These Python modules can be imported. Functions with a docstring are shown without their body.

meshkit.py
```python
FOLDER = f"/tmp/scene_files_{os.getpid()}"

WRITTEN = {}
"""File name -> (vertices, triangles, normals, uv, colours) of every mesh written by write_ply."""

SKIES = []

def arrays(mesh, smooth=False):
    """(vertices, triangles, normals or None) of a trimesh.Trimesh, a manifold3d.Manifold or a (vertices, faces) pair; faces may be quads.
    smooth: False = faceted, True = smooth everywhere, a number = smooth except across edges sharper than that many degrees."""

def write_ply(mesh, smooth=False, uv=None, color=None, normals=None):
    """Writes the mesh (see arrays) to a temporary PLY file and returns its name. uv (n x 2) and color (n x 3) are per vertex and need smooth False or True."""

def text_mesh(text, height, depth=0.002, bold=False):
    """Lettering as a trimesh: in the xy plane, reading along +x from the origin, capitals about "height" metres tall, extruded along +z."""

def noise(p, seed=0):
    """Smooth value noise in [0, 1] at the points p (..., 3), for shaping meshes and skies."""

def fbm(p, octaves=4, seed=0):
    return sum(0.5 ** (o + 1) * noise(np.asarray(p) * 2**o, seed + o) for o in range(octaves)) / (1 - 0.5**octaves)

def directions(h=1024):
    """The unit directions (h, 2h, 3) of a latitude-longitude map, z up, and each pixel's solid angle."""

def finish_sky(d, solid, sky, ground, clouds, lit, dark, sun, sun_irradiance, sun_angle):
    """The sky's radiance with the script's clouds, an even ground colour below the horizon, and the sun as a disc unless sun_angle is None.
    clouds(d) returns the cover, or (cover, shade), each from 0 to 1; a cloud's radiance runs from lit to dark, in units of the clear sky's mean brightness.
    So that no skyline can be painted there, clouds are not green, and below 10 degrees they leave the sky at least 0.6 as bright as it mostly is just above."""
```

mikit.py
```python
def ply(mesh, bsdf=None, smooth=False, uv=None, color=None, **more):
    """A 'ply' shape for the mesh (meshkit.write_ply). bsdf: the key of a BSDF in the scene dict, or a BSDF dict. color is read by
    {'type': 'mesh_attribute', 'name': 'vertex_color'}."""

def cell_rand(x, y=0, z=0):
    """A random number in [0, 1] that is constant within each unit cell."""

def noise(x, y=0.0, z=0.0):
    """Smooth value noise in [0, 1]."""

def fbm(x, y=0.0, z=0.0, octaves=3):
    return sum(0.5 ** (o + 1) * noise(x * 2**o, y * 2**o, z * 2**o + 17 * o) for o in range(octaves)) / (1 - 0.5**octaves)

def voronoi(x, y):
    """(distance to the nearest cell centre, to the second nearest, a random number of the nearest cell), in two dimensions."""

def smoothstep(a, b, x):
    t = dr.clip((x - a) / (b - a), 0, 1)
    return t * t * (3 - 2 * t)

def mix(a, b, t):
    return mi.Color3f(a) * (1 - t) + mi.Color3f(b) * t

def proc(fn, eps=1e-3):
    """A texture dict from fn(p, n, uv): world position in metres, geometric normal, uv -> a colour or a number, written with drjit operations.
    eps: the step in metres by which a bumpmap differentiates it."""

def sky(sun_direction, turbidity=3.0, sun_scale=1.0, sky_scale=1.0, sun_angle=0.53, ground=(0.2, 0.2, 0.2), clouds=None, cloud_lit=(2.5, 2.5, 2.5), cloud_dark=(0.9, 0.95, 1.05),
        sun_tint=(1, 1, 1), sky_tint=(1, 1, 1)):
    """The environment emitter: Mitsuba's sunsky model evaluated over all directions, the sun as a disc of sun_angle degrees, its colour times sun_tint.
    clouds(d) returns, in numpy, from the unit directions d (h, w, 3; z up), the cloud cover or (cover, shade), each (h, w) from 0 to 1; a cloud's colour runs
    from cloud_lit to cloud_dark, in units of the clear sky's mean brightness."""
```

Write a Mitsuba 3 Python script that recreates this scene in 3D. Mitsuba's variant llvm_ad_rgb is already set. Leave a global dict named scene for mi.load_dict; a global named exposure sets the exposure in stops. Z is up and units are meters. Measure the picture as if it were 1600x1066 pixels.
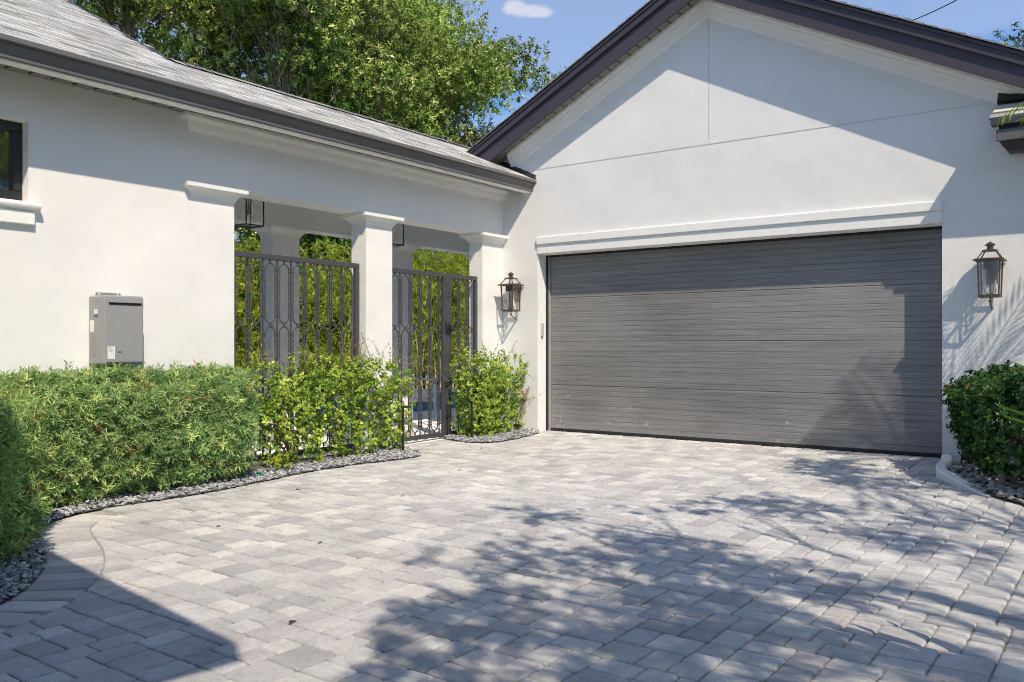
import math
import numpy as np
import trimesh
import drjit as dr
import mitsuba as mi
import mikit
from mikit import proc, noise, fbm, smoothstep, mix, cell_rand
import meshkit
from shapely.geometry import Polygon, LineString, Point, box as sbox
from shapely.ops import unary_union

scene, labels = {}, {}
T = mi.ScalarTransform4f
RES = np.random.default_rng

# ------------------------------------------------------------------ camera, sky, exposure
YAW = math.radians(36.24)
CAM = np.array([7.057, -9.420, 1.139])
FWD = np.array([-math.sin(YAW), math.cos(YAW), 0.0])
RIGHT = np.array([math.cos(YAW), math.sin(YAW), 0.0])
FPX = 1342.8                                   # focal length in pixels of a 1600 px wide frame
scene['camera'] = {
    'type': 'perspective', 'fov': math.degrees(2 * math.atan(800 / FPX)), 'fov_axis': 'x',
    'near_clip': 0.05, 'far_clip': 3000.0,
    'principal_point_offset_x': 0.0, 'principal_point_offset_y': -8.0 / 1066,
    'to_world': T().look_at(origin=CAM.tolist(), target=(CAM + FWD).tolist(), up=[0, 0, 1]),
}
SUN = np.array([1.6, -1.0, 2.1])


def cloud_cover(d):
    az = np.degrees(np.arctan2(d[..., 0], d[..., 1]))
    el = np.degrees(np.arcsin(np.clip(d[..., 2], -1, 1)))
    p = np.stack([az * 0.16, el * 0.42, az * 0 + 3.3], -1)
    n = meshkit.fbm(p.reshape(-1, 3)).reshape(az.shape)
    n2 = meshkit.fbm((p * 3.1).reshape(-1, 3)).reshape(az.shape)
    a = n + 0.35 * n2
    n3 = meshkit.fbm((p * 14.0).reshape(-1, 3)).reshape(az.shape)
    puff = np.exp(-(((az + 35.2) / 1.1) ** 2 + ((el - 21.3) / 0.26) ** 2)) + 0.9 * np.exp(-(((az + 36.1) / 0.5) ** 2 + ((el - 21.55) / 0.3) ** 2)) + 0.5 * np.exp(-(((az + 34.2) / 0.6) ** 2 + ((el - 21.15) / 0.2) ** 2))
    wisp = np.clip((a - 0.42) * 0.9, 0, 0.22)
    return np.clip(wisp + np.clip(puff * (0.55 + 2.4 * n3) - 0.18, 0, 0.42), 0, 0.85)


scene['sky'] = mikit.sky(SUN, turbidity=3.0, sun_scale=1.14, sky_scale=1.20, sun_tint=(0.955, 1.0, 1.065), sky_tint=(0.74, 0.99, 1.24), clouds=cloud_cover, ground=(0.25, 0.24, 0.22), cloud_lit=(2.6, 2.5, 2.5), cloud_dark=(1.4, 1.45, 1.5))
exposure = 1.63


def at(px, py, depth):
    """A point at a distance along the camera's forward axis (used only to choose real places)."""
    return CAM + depth * (FWD + (px - 800) / FPX * RIGHT - (py - 541) / FPX * np.array([0, 0, 1.0]))


def g(y):
    """Height of the paved ground: the drive falls gently away from the garage."""
    return -0.09 * (1 - np.exp(np.minimum(y, 0) / 2.6))


# ------------------------------------------------------------------ helpers
class MB:
    def __init__(self):
        self.v, self.f, self.c, self.n = [], [], [], 0

    def add(self, v, f, c=None):
        v = np.asarray(v, float)
        f = np.asarray(f, int)
        if f.shape[1] == 4:
            f = np.vstack([f[:, [0, 1, 2]], f[:, [0, 2, 3]]])
        self.v.append(v)
        self.f.append(f + self.n)
        self.n += len(v)
        if c is not None:
            c = np.asarray(c, float)
            self.c.append(np.broadcast_to(c, (len(v), 3)) if c.ndim == 1 else c)
        return self

    def box(self, x0, x1, y0, y1, z0, z1, c=None):
        v = [(x, y, z) for x in (x0, x1) for y in (y0, y1) for z in (z0, z1)]
        f = [[0, 1, 3, 2], [4, 6, 7, 5], [0, 4, 5, 1], [2, 3, 7, 6], [0, 2, 6, 4], [1, 5, 7, 3]]
        return self.add(v, f, c)

    def cbox(self, x0, x1, y0, y1, z0, z1, b=0.006, c=None):
        b = min(b, (x1 - x0) / 2.2, (y1 - y0) / 2.2, (z1 - z0) / 2.2)
        p = []
        for sx in (0, 1):
            for sy in (0, 1):
                for sz in (0, 1):
                    q = np.array([(x0, x1)[sx], (y0, y1)[sy], (z0, z1)[sz]], float)
                    i = np.array([b if sx == 0 else -b, b if sy == 0 else -b, b if sz == 0 else -b])
                    for k in range(3):
                        m = i.copy()
                        m[k] = 0
                        p.append(q + m)
        h = trimesh.Trimesh(p, process=False).convex_hull if False else trimesh.convex.convex_hull(np.array(p))
        return self.add(h.vertices, h.faces, c)

    def hull(self, pts, c=None):
        h = trimesh.convex.convex_hull(np.array(pts, float))
        return self.add(h.vertices, h.faces, c)

    def prism(self, poly, fn, a0, a1, c=None):
        """poly: list of (u, v); fn(u, v, a) -> point; closed prism between a0 and a1."""
        n = len(poly)
        P = np.array([fn(u, w, a) for a in (a0, a1) for u, w in poly], float)
        f = []
        for i in range(n):
            j = (i + 1) % n
            f += [[i, j, n + j], [i, n + j, n + i]]
        tri = ear(poly)
        f += [[t[0], t[2], t[1]] for t in tri] + [[n + t[0], n + t[1], n + t[2]] for t in tri]
        m = trimesh.Trimesh(P, f, process=False)
        trimesh.repair.fix_normals(m)
        return self.add(m.vertices, m.faces, c)

    def tube(self, pts, r, n=6, c=None, closed=False, cap=True):
        p = np.asarray(pts, float)
        r = np.broadcast_to(np.asarray(r, float), (len(p),))
        if closed:
            t = np.roll(p, -1, 0) - np.roll(p, 1, 0)
        else:
            t = np.gradient(p, axis=0)
        t /= np.linalg.norm(t, axis=1, keepdims=True) + 1e-12
        ref = np.array([0, 0, 1.0])
        if np.abs(t @ ref).max() > 0.97:
            ref = np.array([1.0, 0.13, 0.07])
            if np.abs(t @ ref / np.linalg.norm(ref)).max() > 0.97:
                ref = np.array([0.1, 1.0, 0.05])
        a = np.cross(t, ref)
        a /= np.linalg.norm(a, axis=1, keepdims=True) + 1e-12
        b = np.cross(t, a)
        th = (np.arange(n) + 0.5) * 2 * np.pi / n
        v = p[:, None] + r[:, None, None] * (np.cos(th)[None, :, None] * a[:, None] + np.sin(th)[None, :, None] * b[:, None])
        k = len(p)
        f = []
        for i in range(k if closed else k - 1):
            i2 = (i + 1) % k
            for j in range(n):
                j2 = (j + 1) % n
                f.append([i * n + j, i2 * n + j, i2 * n + j2, i * n + j2])
        v = v.reshape(-1, 3)
        f = np.array(f)
        f = np.vstack([f[:, [0, 1, 2]], f[:, [0, 2, 3]]])
        if cap and not closed:
            v = np.vstack([v, p[0], p[-1]])
            e = []
            for j in range(n):
                j2 = (j + 1) % n
                e += [[k * n, j, j2], [k * n + 1, (k - 1) * n + j2, (k - 1) * n + j]]
            f = np.vstack([f, e])
        return self.add(v, f, c)

    def lathe(self, prof, cx, cy, n=16, c=None):
        th = np.arange(n) * 2 * np.pi / n
        v = np.array([[cx + r * math.cos(a), cy + r * math.sin(a), z] for r, z in prof for a in th])
        f = []
        for i in range(len(prof) - 1):
            for j in range(n):
                j2 = (j + 1) % n
                f.append([i * n + j, i * n + j2, (i + 1) * n + j2, (i + 1) * n + j])
        return self.add(v, f, c)

    def rings(self, rects, cap=True):
        """Rectangular rings (x0, x1, y0, y1, z) stacked upwards."""
        v = []
        for x0, x1, y0, y1, z in rects:
            v += [(x0, y0, z), (x1, y0, z), (x1, y1, z), (x0, y1, z)]
        f = []
        for i in range(len(rects) - 1):
            for j in range(4):
                j2 = (j + 1) % 4
                f.append([4 * i + j, 4 * i + j2, 4 * i + 4 + j2, 4 * i + 4 + j])
        if cap:
            f.append([3, 2, 1, 0])
            k = 4 * len(rects) - 4
            f.append([k, k + 1, k + 2, k + 3])
        return self.add(v, f)

    def mesh(self):
        return np.vstack(self.v), np.vstack(self.f)

    def col(self):
        return np.vstack(self.c) if self.c else None


def ear(poly):
    import mapbox_earcut as me
    p = np.array(poly, float)
    return me.triangulate_float64(p, np.array([len(p)], np.uint32)).reshape(-1, 3)


used = {}


def key_of(name, parent=None):
    base = f'{parent}__{name}' if parent else name
    n = used.get(base, 0)
    used[base] = n + 1
    return base if n == 0 else f'{base}_{n:03d}'


def tag(key, label=None, cat=None, group=None, kind=None):
    d = labels.setdefault(key, {})
    for k, v in (('label', label), ('category', cat), ('group', group), ('kind', kind)):
        if v:
            d[k] = v
    return key


def thing(name, label, cat, group=None, kind=None):
    return tag(key_of(name), label, cat, group, kind)


def obj(name, mb, mat, parent=None, smooth=False, label=None, cat=None, group=None, kind=None, to_world=None):
    k = key_of(name, parent)
    m, col = (mb.mesh(), mb.col()) if isinstance(mb, MB) else (mb, None)
    d = mikit.ply(m, mat, smooth=smooth, color=col)
    if to_world is not None:
        d['to_world'] = to_world
    scene[k] = d
    if label or cat or group or kind:
        tag(k, label, cat, group, kind)
    return k


# ------------------------------------------------------------------ materials
def rgb(*c):
    return {'type': 'rgb', 'value': list(c)}


VC = {'type': 'mesh_attribute', 'name': 'vertex_color'}


def mat(name, d):
    scene['mat_' + name] = d
    return 'mat_' + name


def two(d):
    return {'type': 'twosided', 'bsdf': d}


def bump(d, fn, scale, eps=1e-3):
    return {'type': 'bumpmap', 'arbitrary': proc(fn, eps), 'scale': scale, 'bsdf': d}


def stucco_col(p, n, uv):
    a = fbm(p.x * 0.9, p.y * 0.9, p.z * 0.9, 3)
    b = fbm(p.x * 9, p.y * 9, p.z * 9, 2)
    streak = fbm(p.x * 7 + p.y * 7, p.z * 0.6, 3.0, 3)
    k = 0.96 + 0.09 * (a - 0.5) + 0.04 * (b - 0.5) - 0.07 * smoothstep(0.45, 0.8, streak) * smoothstep(0.7, 0.0, p.z + 0.1) - 0.016 * smoothstep(0.5, 0.8, fbm(p.x * 5 + p.y * 5, p.z * 0.9, 8.0, 3))
    return mi.Color3f(0.765, 0.765, 0.76) * k


def stucco_bump(p, n, uv):
    return 0.014 * fbm(p.x * 2.2, p.y * 2.2, p.z * 2.2, 2) + 0.0022 * fbm(p.x * 11, p.y * 11, p.z * 7, 2) + 0.0012 * fbm(p.x * 40, p.y * 40, p.z * 40, 2)


STUCCO = mat('stucco', two(bump({'type': 'principled', 'base_color': proc(stucco_col), 'roughness': 0.85, 'specular': 0.25}, stucco_bump, 1.0, 2e-3)))
TRIM = mat('trim', two({'type': 'principled', 'base_color': proc(lambda p, n, uv: mi.Color3f(0.79, 0.79, 0.775) * (0.96 + 0.06 * fbm(p.x * 3, p.y * 3, p.z * 3, 3))), 'roughness': 0.7, 'specular': 0.3}))
DARK = mat('bronze_paint', two({'type': 'principled', 'base_color': proc(lambda p, n, uv: mi.Color3f(0.050, 0.045, 0.058) * (0.85 + 0.3 * fbm(p.x * 4, p.y * 4, p.z * 4, 3))), 'roughness': 0.5, 'specular': 0.4}))
GUTTER = mat('gutter_paint', two({'type': 'principled', 'base_color': proc(lambda p, n, uv: mi.Color3f(0.115, 0.11, 0.112) * (0.82 + 0.36 * fbm(p.x * 2, p.y * 1.6, p.z * 14, 3))), 'roughness': 0.42, 'specular': 0.5}))
SOFFIT = mat('soffit_paint', two({'type': 'principled', 'base_color': rgb(0.22, 0.205, 0.175), 'roughness': 0.6}))
BLACK = mat('black_metal', two({'type': 'principled', 'base_color': rgb(0.018, 0.018, 0.02), 'roughness': 0.4, 'specular': 0.5}))
IRON = mat('iron_paint', two({'type': 'principled', 'base_color': proc(lambda p, n, uv: mi.Color3f(0.055, 0.053, 0.062) * (0.85 + 0.3 * fbm(p.x * 14, p.y * 14, p.z * 14, 2))), 'roughness': 0.36, 'specular': 0.6}))
RUBBER = mat('rubber', two({'type': 'principled', 'base_color': rgb(0.02, 0.02, 0.022), 'roughness': 0.8}))
COPPER = mat('aged_copper', two({'type': 'principled', 'base_color': proc(lambda p, n, uv: mix((0.20, 0.125, 0.085), (0.13, 0.115, 0.10), fbm(p.x * 30, p.y * 30, p.z * 18, 3))), 'metallic': 0.75, 'roughness': 0.42}))
GLASS = mat('pane_glass', {'type': 'blendbsdf', 'weight': 0.10, 'a': {'type': 'null'}, 'b': {'type': 'twosided', 'bsdf': {'type': 'roughconductor', 'alpha': 0.03}}})
WINGLASS = mat('window_glass', two({'type': 'principled', 'base_color': rgb(0.012, 0.014, 0.013), 'roughness': 0.015, 'eta': 3.2}))
CANDLE = mat('candle', two({'type': 'principled', 'base_color': rgb(0.75, 0.68, 0.5), 'roughness': 0.5}))
HEATER = mat('heater_steel', two({'type': 'principled', 'base_color': proc(lambda p, n, uv: mi.Color3f(0.30, 0.30, 0.305) * (0.94 + 0.12 * fbm(p.x * 3, p.y * 3, p.z * 3, 3))), 'metallic': 0.15, 'roughness': 0.45}))
LABELW = mat('white_label', two({'type': 'principled', 'base_color': rgb(0.68, 0.68, 0.66), 'roughness': 0.5}))
LABELB = mat('blue_label', two({'type': 'principled', 'base_color': rgb(0.06, 0.12, 0.22), 'roughness': 0.5}))
LABELG = mat('grey_print', two({'type': 'principled', 'base_color': rgb(0.20, 0.20, 0.21), 'roughness': 0.6}))
KEYPAD = mat('keypad_grey', two({'type': 'principled', 'base_color': rgb(0.42, 0.42, 0.41), 'roughness': 0.5}))


def door_col(p, n, uv):
    grain = fbm(p.x * 1.6, p.z * 48, 2.0, 3)
    fine = fbm(p.x * 7, p.z * 130, 5.0, 2)
    blotch = fbm(p.x * 0.9, p.z * 1.3, 9.0, 3)
    dust = smoothstep(0.55, 0.0, p.z) * fbm(p.x * 3.5, p.z * 6, 4.0, 3)
    spot = smoothstep(0.86, 0.90, noise(p.x * 22, p.z * 34, 1.0)) * smoothstep(0.6, 0.72, noise(p.x * 3.1, p.z * 2.2, 8.0)) * smoothstep(1.1, 0.1, p.z)
    k = 0.80 + 0.34 * (grain - 0.5) + 0.22 * (fine - 0.5) + 0.45 * (blotch - 0.45) + 0.25 * dust + 0.45 * spot
    return mi.Color3f(0.245, 0.245, 0.248) * k


def door_bump(p, n, uv):
    return 0.0005 * fbm(p.x * 2.5, p.z * 90, 2.0, 2)


DOOR = mat('garage_door_paint', two(bump({'type': 'principled', 'base_color': proc(door_col), 'roughness': 0.5, 'specular': 0.45}, door_bump, 1.0, 1.5e-3)))


def paver_bump(p, n, uv):
    return 0.004 * fbm(p.x * 12, p.y * 12, p.z * 12, 3) + 0.0016 * fbm(p.x * 90, p.y * 90, p.z * 90, 2)


class _M:
    pass


def paver_mat(name, base):
    def col(p, n, uv):
        a = fbm(p.x * 7, p.y * 7, 1.0, 3)
        b = fbm(p.x * 60, p.y * 60, 2.0, 2)
        s = smoothstep(0.62, 0.78, fbm(p.x * 1.3, p.y * 1.3, 5.0, 3))
        k = 0.78 + 0.30 * a + 0.22 * (b - 0.5) - 0.10 * s
        warm = fbm(p.x * 0.5, p.y * 0.5, 7.0, 2)
        return mi.Color3f(base[0] * (0.99 + 0.03 * warm), base[1], base[2] * (1.03 - 0.07 * warm)) * k
    return mat(name, two(bump({'type': 'principled', 'base_color': proc(col), 'roughness': 0.82, 'specular': 0.25}, paver_bump, 1.0, 2e-3)))


TONES = [(0.315, 0.32, 0.33), (0.365, 0.368, 0.375), (0.405, 0.41, 0.413), (0.435, 0.437, 0.435), (0.475, 0.472, 0.465), (0.375, 0.37, 0.38)]
PAVERS = [paver_mat(f'paver_{i}', t) for i, t in enumerate(TONES)]
SAND = mat('joint_sand', two({'type': 'principled', 'base_color': proc(lambda p, n, uv: mi.Color3f(0.25, 0.24, 0.225) * (0.55 + 0.8 * fbm(p.x * 16, p.y * 16, 1.0, 3))), 'roughness': 1.0}))
SOIL = mat('soil', two({'type': 'principled', 'base_color': proc(lambda p, n, uv: mi.Color3f(0.085, 0.08, 0.075) * (0.5 + fbm(p.x * 20, p.y * 20, 1.0, 3))), 'roughness': 1.0}))
STONE = mat('slate_chip', two({'type': 'principled', 'base_color': VC, 'roughness': 0.7}))
SHINGLE = mat('shingle', two(bump({'type': 'principled', 'base_color': VC, 'roughness': 0.9, 'specular': 0.2}, lambda p, n, uv: 0.003 * fbm(p.x * 70, p.y * 70, p.z * 70, 2), 1.0, 2e-3)))
DECK = mat('deck_stone', two({'type': 'principled', 'base_color': proc(lambda p, n, uv: mi.Color3f(0.84, 0.83, 0.80) * (0.85 + 0.25 * fbm(p.x * 4, p.y * 4, 1.0, 3)) * dr.select((dr.abs(p.x * 1.6 - dr.floor(p.x * 1.6) - 0.5) > 0.488) | (dr.abs(p.y * 1.6 - dr.floor(p.y * 1.6) - 0.5) > 0.488), 0.7, 1.0)), 'roughness': 0.6}))
LAWN = mat('lawn', two({'type': 'principled', 'base_color': proc(lambda p, n, uv: mix((0.05, 0.07, 0.02), (0.09, 0.10, 0.035), fbm(p.x * 3, p.y * 3, 1.0, 3))), 'roughness': 1.0}))
BARK = mat('bark', two(bump({'type': 'principled', 'base_color': proc(lambda p, n, uv: mi.Color3f(0.25, 0.20, 0.155) * (0.5 + fbm(p.x * 9, p.y * 9, p.z * 2.5, 3))), 'roughness': 0.95}, lambda p, n, uv: 0.03 * fbm(p.x * 12, p.y * 12, p.z * 3, 3), 1.0, 4e-3)))
TWIG = mat('twig', two({'type': 'principled', 'base_color': rgb(0.24, 0.17, 0.11), 'roughness': 0.9}))
CANE = mat('bamboo_cane', two({'type': 'principled', 'base_color': proc(lambda p, n, uv: mix((0.42, 0.33, 0.17), (0.26, 0.27, 0.10), fbm(p.x * 5, p.y * 5, p.z * 1.5, 2))), 'roughness': 0.5}))
LEAF = mat('leaf', {'type': 'principledthin', 'base_color': VC, 'roughness': 0.5, 'diff_trans': 0.5, 'eta': 1.4, 'spec_trans': 0.0})
LEAFGLOSS = mat('glossy_leaf', {'type': 'principledthin', 'base_color': VC, 'roughness': 0.33, 'diff_trans': 0.5, 'eta': 1.5, 'spec_trans': 0.0})
POOLTILE = mat('pool_tile', two({'type': 'principled', 'base_color': proc(lambda p, n, uv: mix((0.055, 0.17, 0.32), (0.12, 0.27, 0.42), cell_rand(p.x * 9 + 0.37, p.y * 9, p.z * 9)) * 1.0), 'roughness': 0.25}))
WHITEFRAME = mat('white_powdercoat', two({'type': 'principled', 'base_color': rgb(0.78, 0.78, 0.78), 'roughness': 0.45}))
CUSHION = mat('cushion', two({'type': 'principled', 'base_color': rgb(0.74, 0.75, 0.77), 'roughness': 0.9}))
CURB = mat('white_curb', two(bump({'type': 'principled', 'base_color': proc(lambda p, n, uv: mi.Color3f(0.72, 0.72, 0.71) * (0.85 + 0.25 * fbm(p.x * 4, p.y * 4, p.z * 9, 3))), 'roughness': 0.85}, stucco_bump, 1.0, 2e-3)))
WOODGREY = mat('weathered_stake', two({'type': 'principled', 'base_color': proc(lambda p, n, uv: mix((0.20, 0.155, 0.125), (0.34, 0.28, 0.22), fbm(p.x * 30, p.y * 30, p.z * 5, 3))), 'roughness': 0.8}))
TAN = mat('tan_plastic', two({'type': 'principled', 'base_color': rgb(0.50, 0.42, 0.28), 'roughness': 0.6}))
TEAL = mat('teal_hose', two({'type': 'principled', 'base_color': rgb(0.01, 0.22, 0.17), 'roughness': 0.5}))
DARKFENCE = mat('dark_fence', two({'type': 'principled', 'base_color': rgb(0.035, 0.04, 0.035), 'roughness': 0.8}))

# ------------------------------------------------------------------ ground
GB = MB()
ys = [-400, -60, -14, 14, 60, 400]
v = [(x, y, -0.32) for y in ys for x in ys]
GB.add(v, [[j * 6 + i, j * 6 + i + 1, (j + 1) * 6 + i + 1, (j + 1) * 6 + i] for j in range(5) for i in range(5)])
obj('ground', GB, LAWN, label='dark green ground stretching out beyond the house and driveway', kind='structure')


def sheet(x0, x1, y0, y1, dz, nx=8, ny=40):
    X, Y = np.meshgrid(np.linspace(x0, x1, nx), np.linspace(y0, y1, ny))
    v = np.stack([X, Y, g(Y) + dz], -1).reshape(-1, 3)
    f = [[j * nx + i, j * nx + i + 1, (j + 1) * nx + i + 1, (j + 1) * nx + i] for j in range(ny - 1) for i in range(nx - 1)]
    return MB().add(v, f)


# beds: outlines in the ground plane
def smooth_line(pts, n=10):
    p = np.array(pts, float)
    from scipy.interpolate import make_interp_spline
    t = np.r_[0, np.cumsum(np.linalg.norm(np.diff(p, axis=0), axis=1))]
    return make_interp_spline(t, p, k=3)(np.linspace(0, t[-1], n * len(p)))


edge_left = smooth_line([(-0.12, -2.16), (0.33, -2.24), (0.69, -2.43), (0.63, -3.30), (0.70, -4.46), (0.80, -5.58), (0.78, -6.1), (0.90, -6.42), (1.10, -6.64), (1.45, -6.82), (1.98, -7.03), (2.40, -7.285), (2.72, -7.62), (2.86, -8.3), (2.9, -9.6)], 6)
bed_left = Polygon(np.vstack([edge_left, [(-0.02, -9.6), (-0.12, -9.0)]])).buffer(0)
edge_mid = smooth_line([(-0.12, -1.16), (0.06, -1.20), (0.44, -1.31), (0.70, -1.15), (0.75, -0.79), (0.69, -0.24), (0.60, 0.0)], 6)
bed_mid = Polygon(np.vstack([edge_mid, [(-0.02, 0.01)]])).buffer(0)
edge_right = smooth_line([(5.50, -0.06), (5.56, -0.55), (5.64, -1.02), (5.815, -1.314), (6.04, -1.615), (6.34, -1.944), (6.75, -2.3), (7.4, -2.6), (9.5, -2.8)], 6)
bed_right = Polygon(np.vstack([edge_right, [(9.5, 0.0)]])).buffer(0)
beds = unary_union([bed_left, bed_mid, bed_right])
curb_poly = LineString(edge_right).buffer(0.05, cap_style=2)
drive_poly = sbox(-0.06, -9.6, 8.6, 0.0).union(sbox(0.58, -0.1, 5.45, 0.235)).difference(beds).difference(curb_poly)

DRIVE = obj('driveway', sheet(-0.05, 9.0, -12, 0.3, -0.012), SAND, label='grey paver driveway falling gently away from the garage door', kind='structure')
border_curve = LineString(edge_left[np.where(edge_left[:, 1] < -6.05)[0]])
border_zone = border_curve.buffer(0.31, cap_style=2).difference(beds)

rng = RES(7)


def polys(gm):
    if gm.is_empty:
        return []
    return [gm] if gm.geom_type == 'Polygon' else [q for q in getattr(gm, 'geoms', []) if q.geom_type == 'Polygon']


def paver_mesh(poly, r):
    """A tumbled paver from its outline: softly broken edge, slightly dished top, a hair of tilt."""
    p = poly.simplify(0.004)
    p = p.convex_hull if p.convex_hull.area < 1.02 * p.area else p
    j = p.buffer(-0.0034).buffer(-0.013).buffer(0.013, quad_segs=2)
    if j.is_empty or j.geom_type != 'Polygon':
        return None
    o = np.array(j.exterior.coords)[:-1]
    if len(o) < 3:
        return None
    if Polygon(o).exterior.is_ccw is False:
        o = o[::-1]
    # extra points along the long edges for an uneven outline
    q = []
    for i in range(len(o)):
        a, b = o[i], o[(i + 1) % len(o)]
        q.append(a)
        L = np.linalg.norm(b - a)
        if L > 0.07:
            nrm = np.array([b[1] - a[1], a[0] - b[0]]) / L
            for s in ((0.33, 0.67) if L > 0.15 else (0.5,)):
                q.append(a + (b - a) * s + nrm * r.normal(0, 0.0016))
    o = np.array(q)
    c = o.mean(0)
    d = c - o
    L = np.linalg.norm(d, axis=1, keepdims=True)
    tilt = r.normal(0, 0.006, 2)
    lift = r.normal(0, 0.0012)

    def ring(off, z):
        w = o + d / L * off
        zz = g(w[:, 1]) + z + lift + (w - c) @ tilt
        return np.column_stack([w, zz])

    n = len(o)
    rr = [ring(0, -0.03), ring(0, -0.0085), ring(0.0045 + r.uniform(0, .002), -0.0026), ring(0.015, 0.0)]
    top = np.array([[c[0], c[1], g(c[1]) + lift + 0.0006]])
    v = np.vstack(rr + [top])
    f = []
    for k in range(3):
        for i in range(n):
            i2 = (i + 1) % n
            f += [[k * n + i, k * n + i2, (k + 1) * n + i2], [k * n + i, (k + 1) * n + i2, (k + 1) * n + i]]
    f += [[3 * n + i, 3 * n + (i + 1) % n, 4 * n] for i in range(n)]
    return v, np.array(f)


U = 0.0665
NX, NY = 138, 152
occ = np.zeros((NY, NX), bool)
cells = []
for r_ in range(NY):
    c_ = 0
    while c_ < NX:
        if occ[r_, c_]:
            c_ += 1
            continue
        run = 0
        while c_ + run < NX and not occ[r_, c_ + run]:
            run += 1
        if run <= 3:
            w_ = run
        else:
            w_ = int(rng.choice([2, 3])) if run != 4 else 2
        h_ = int(rng.choice([2, 3] if w_ == 3 else [2, 3, 3]))
        if c_ > 0 and rng.uniform() < 0.45:                       # finish level with the neighbour, so that no joint runs on for long
            below = 0
            while r_ + below < NY and occ[r_ + below, c_ - 1]:
                below += 1
            if below in (2, 3):
                h_ = below
        h_ = min(h_, NY - r_)
        occ[r_:r_ + h_, c_:c_ + w_] = True
        cells.append((c_ * U - 0.31, 0.24 - (r_ + h_) * U, w_ * U, h_ * U))
        c_ += w_
pieces, slivers = [], []
for x, y, w_, h_ in cells:
    b_ = sbox(x, y, x + w_, y + h_)
    for q in polys(b_.intersection(drive_poly).difference(border_zone)):
        if q.area > 0.006 and q.buffer(-0.028).area > 0:
            pieces.append(q)
        elif q.area > 0.00005:
            slivers.append(q)
for q in slivers:
    near = sorted((-(q.buffer(.002).intersection(p).area), i) for i, p in enumerate(pieces) if abs(p.centroid.x - q.centroid.x) < .3 and abs(p.centroid.y - q.centroid.y) < .3)
    if near and near[0][0] < 0:
        u_ = pieces[near[0][1]].buffer(.001).union(q.buffer(.001)).buffer(-.001)
        if u_.geom_type == 'Polygon' and u_.convex_hull.area < 1.25 * u_.area:
            pieces[near[0][1]] = u_
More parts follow.
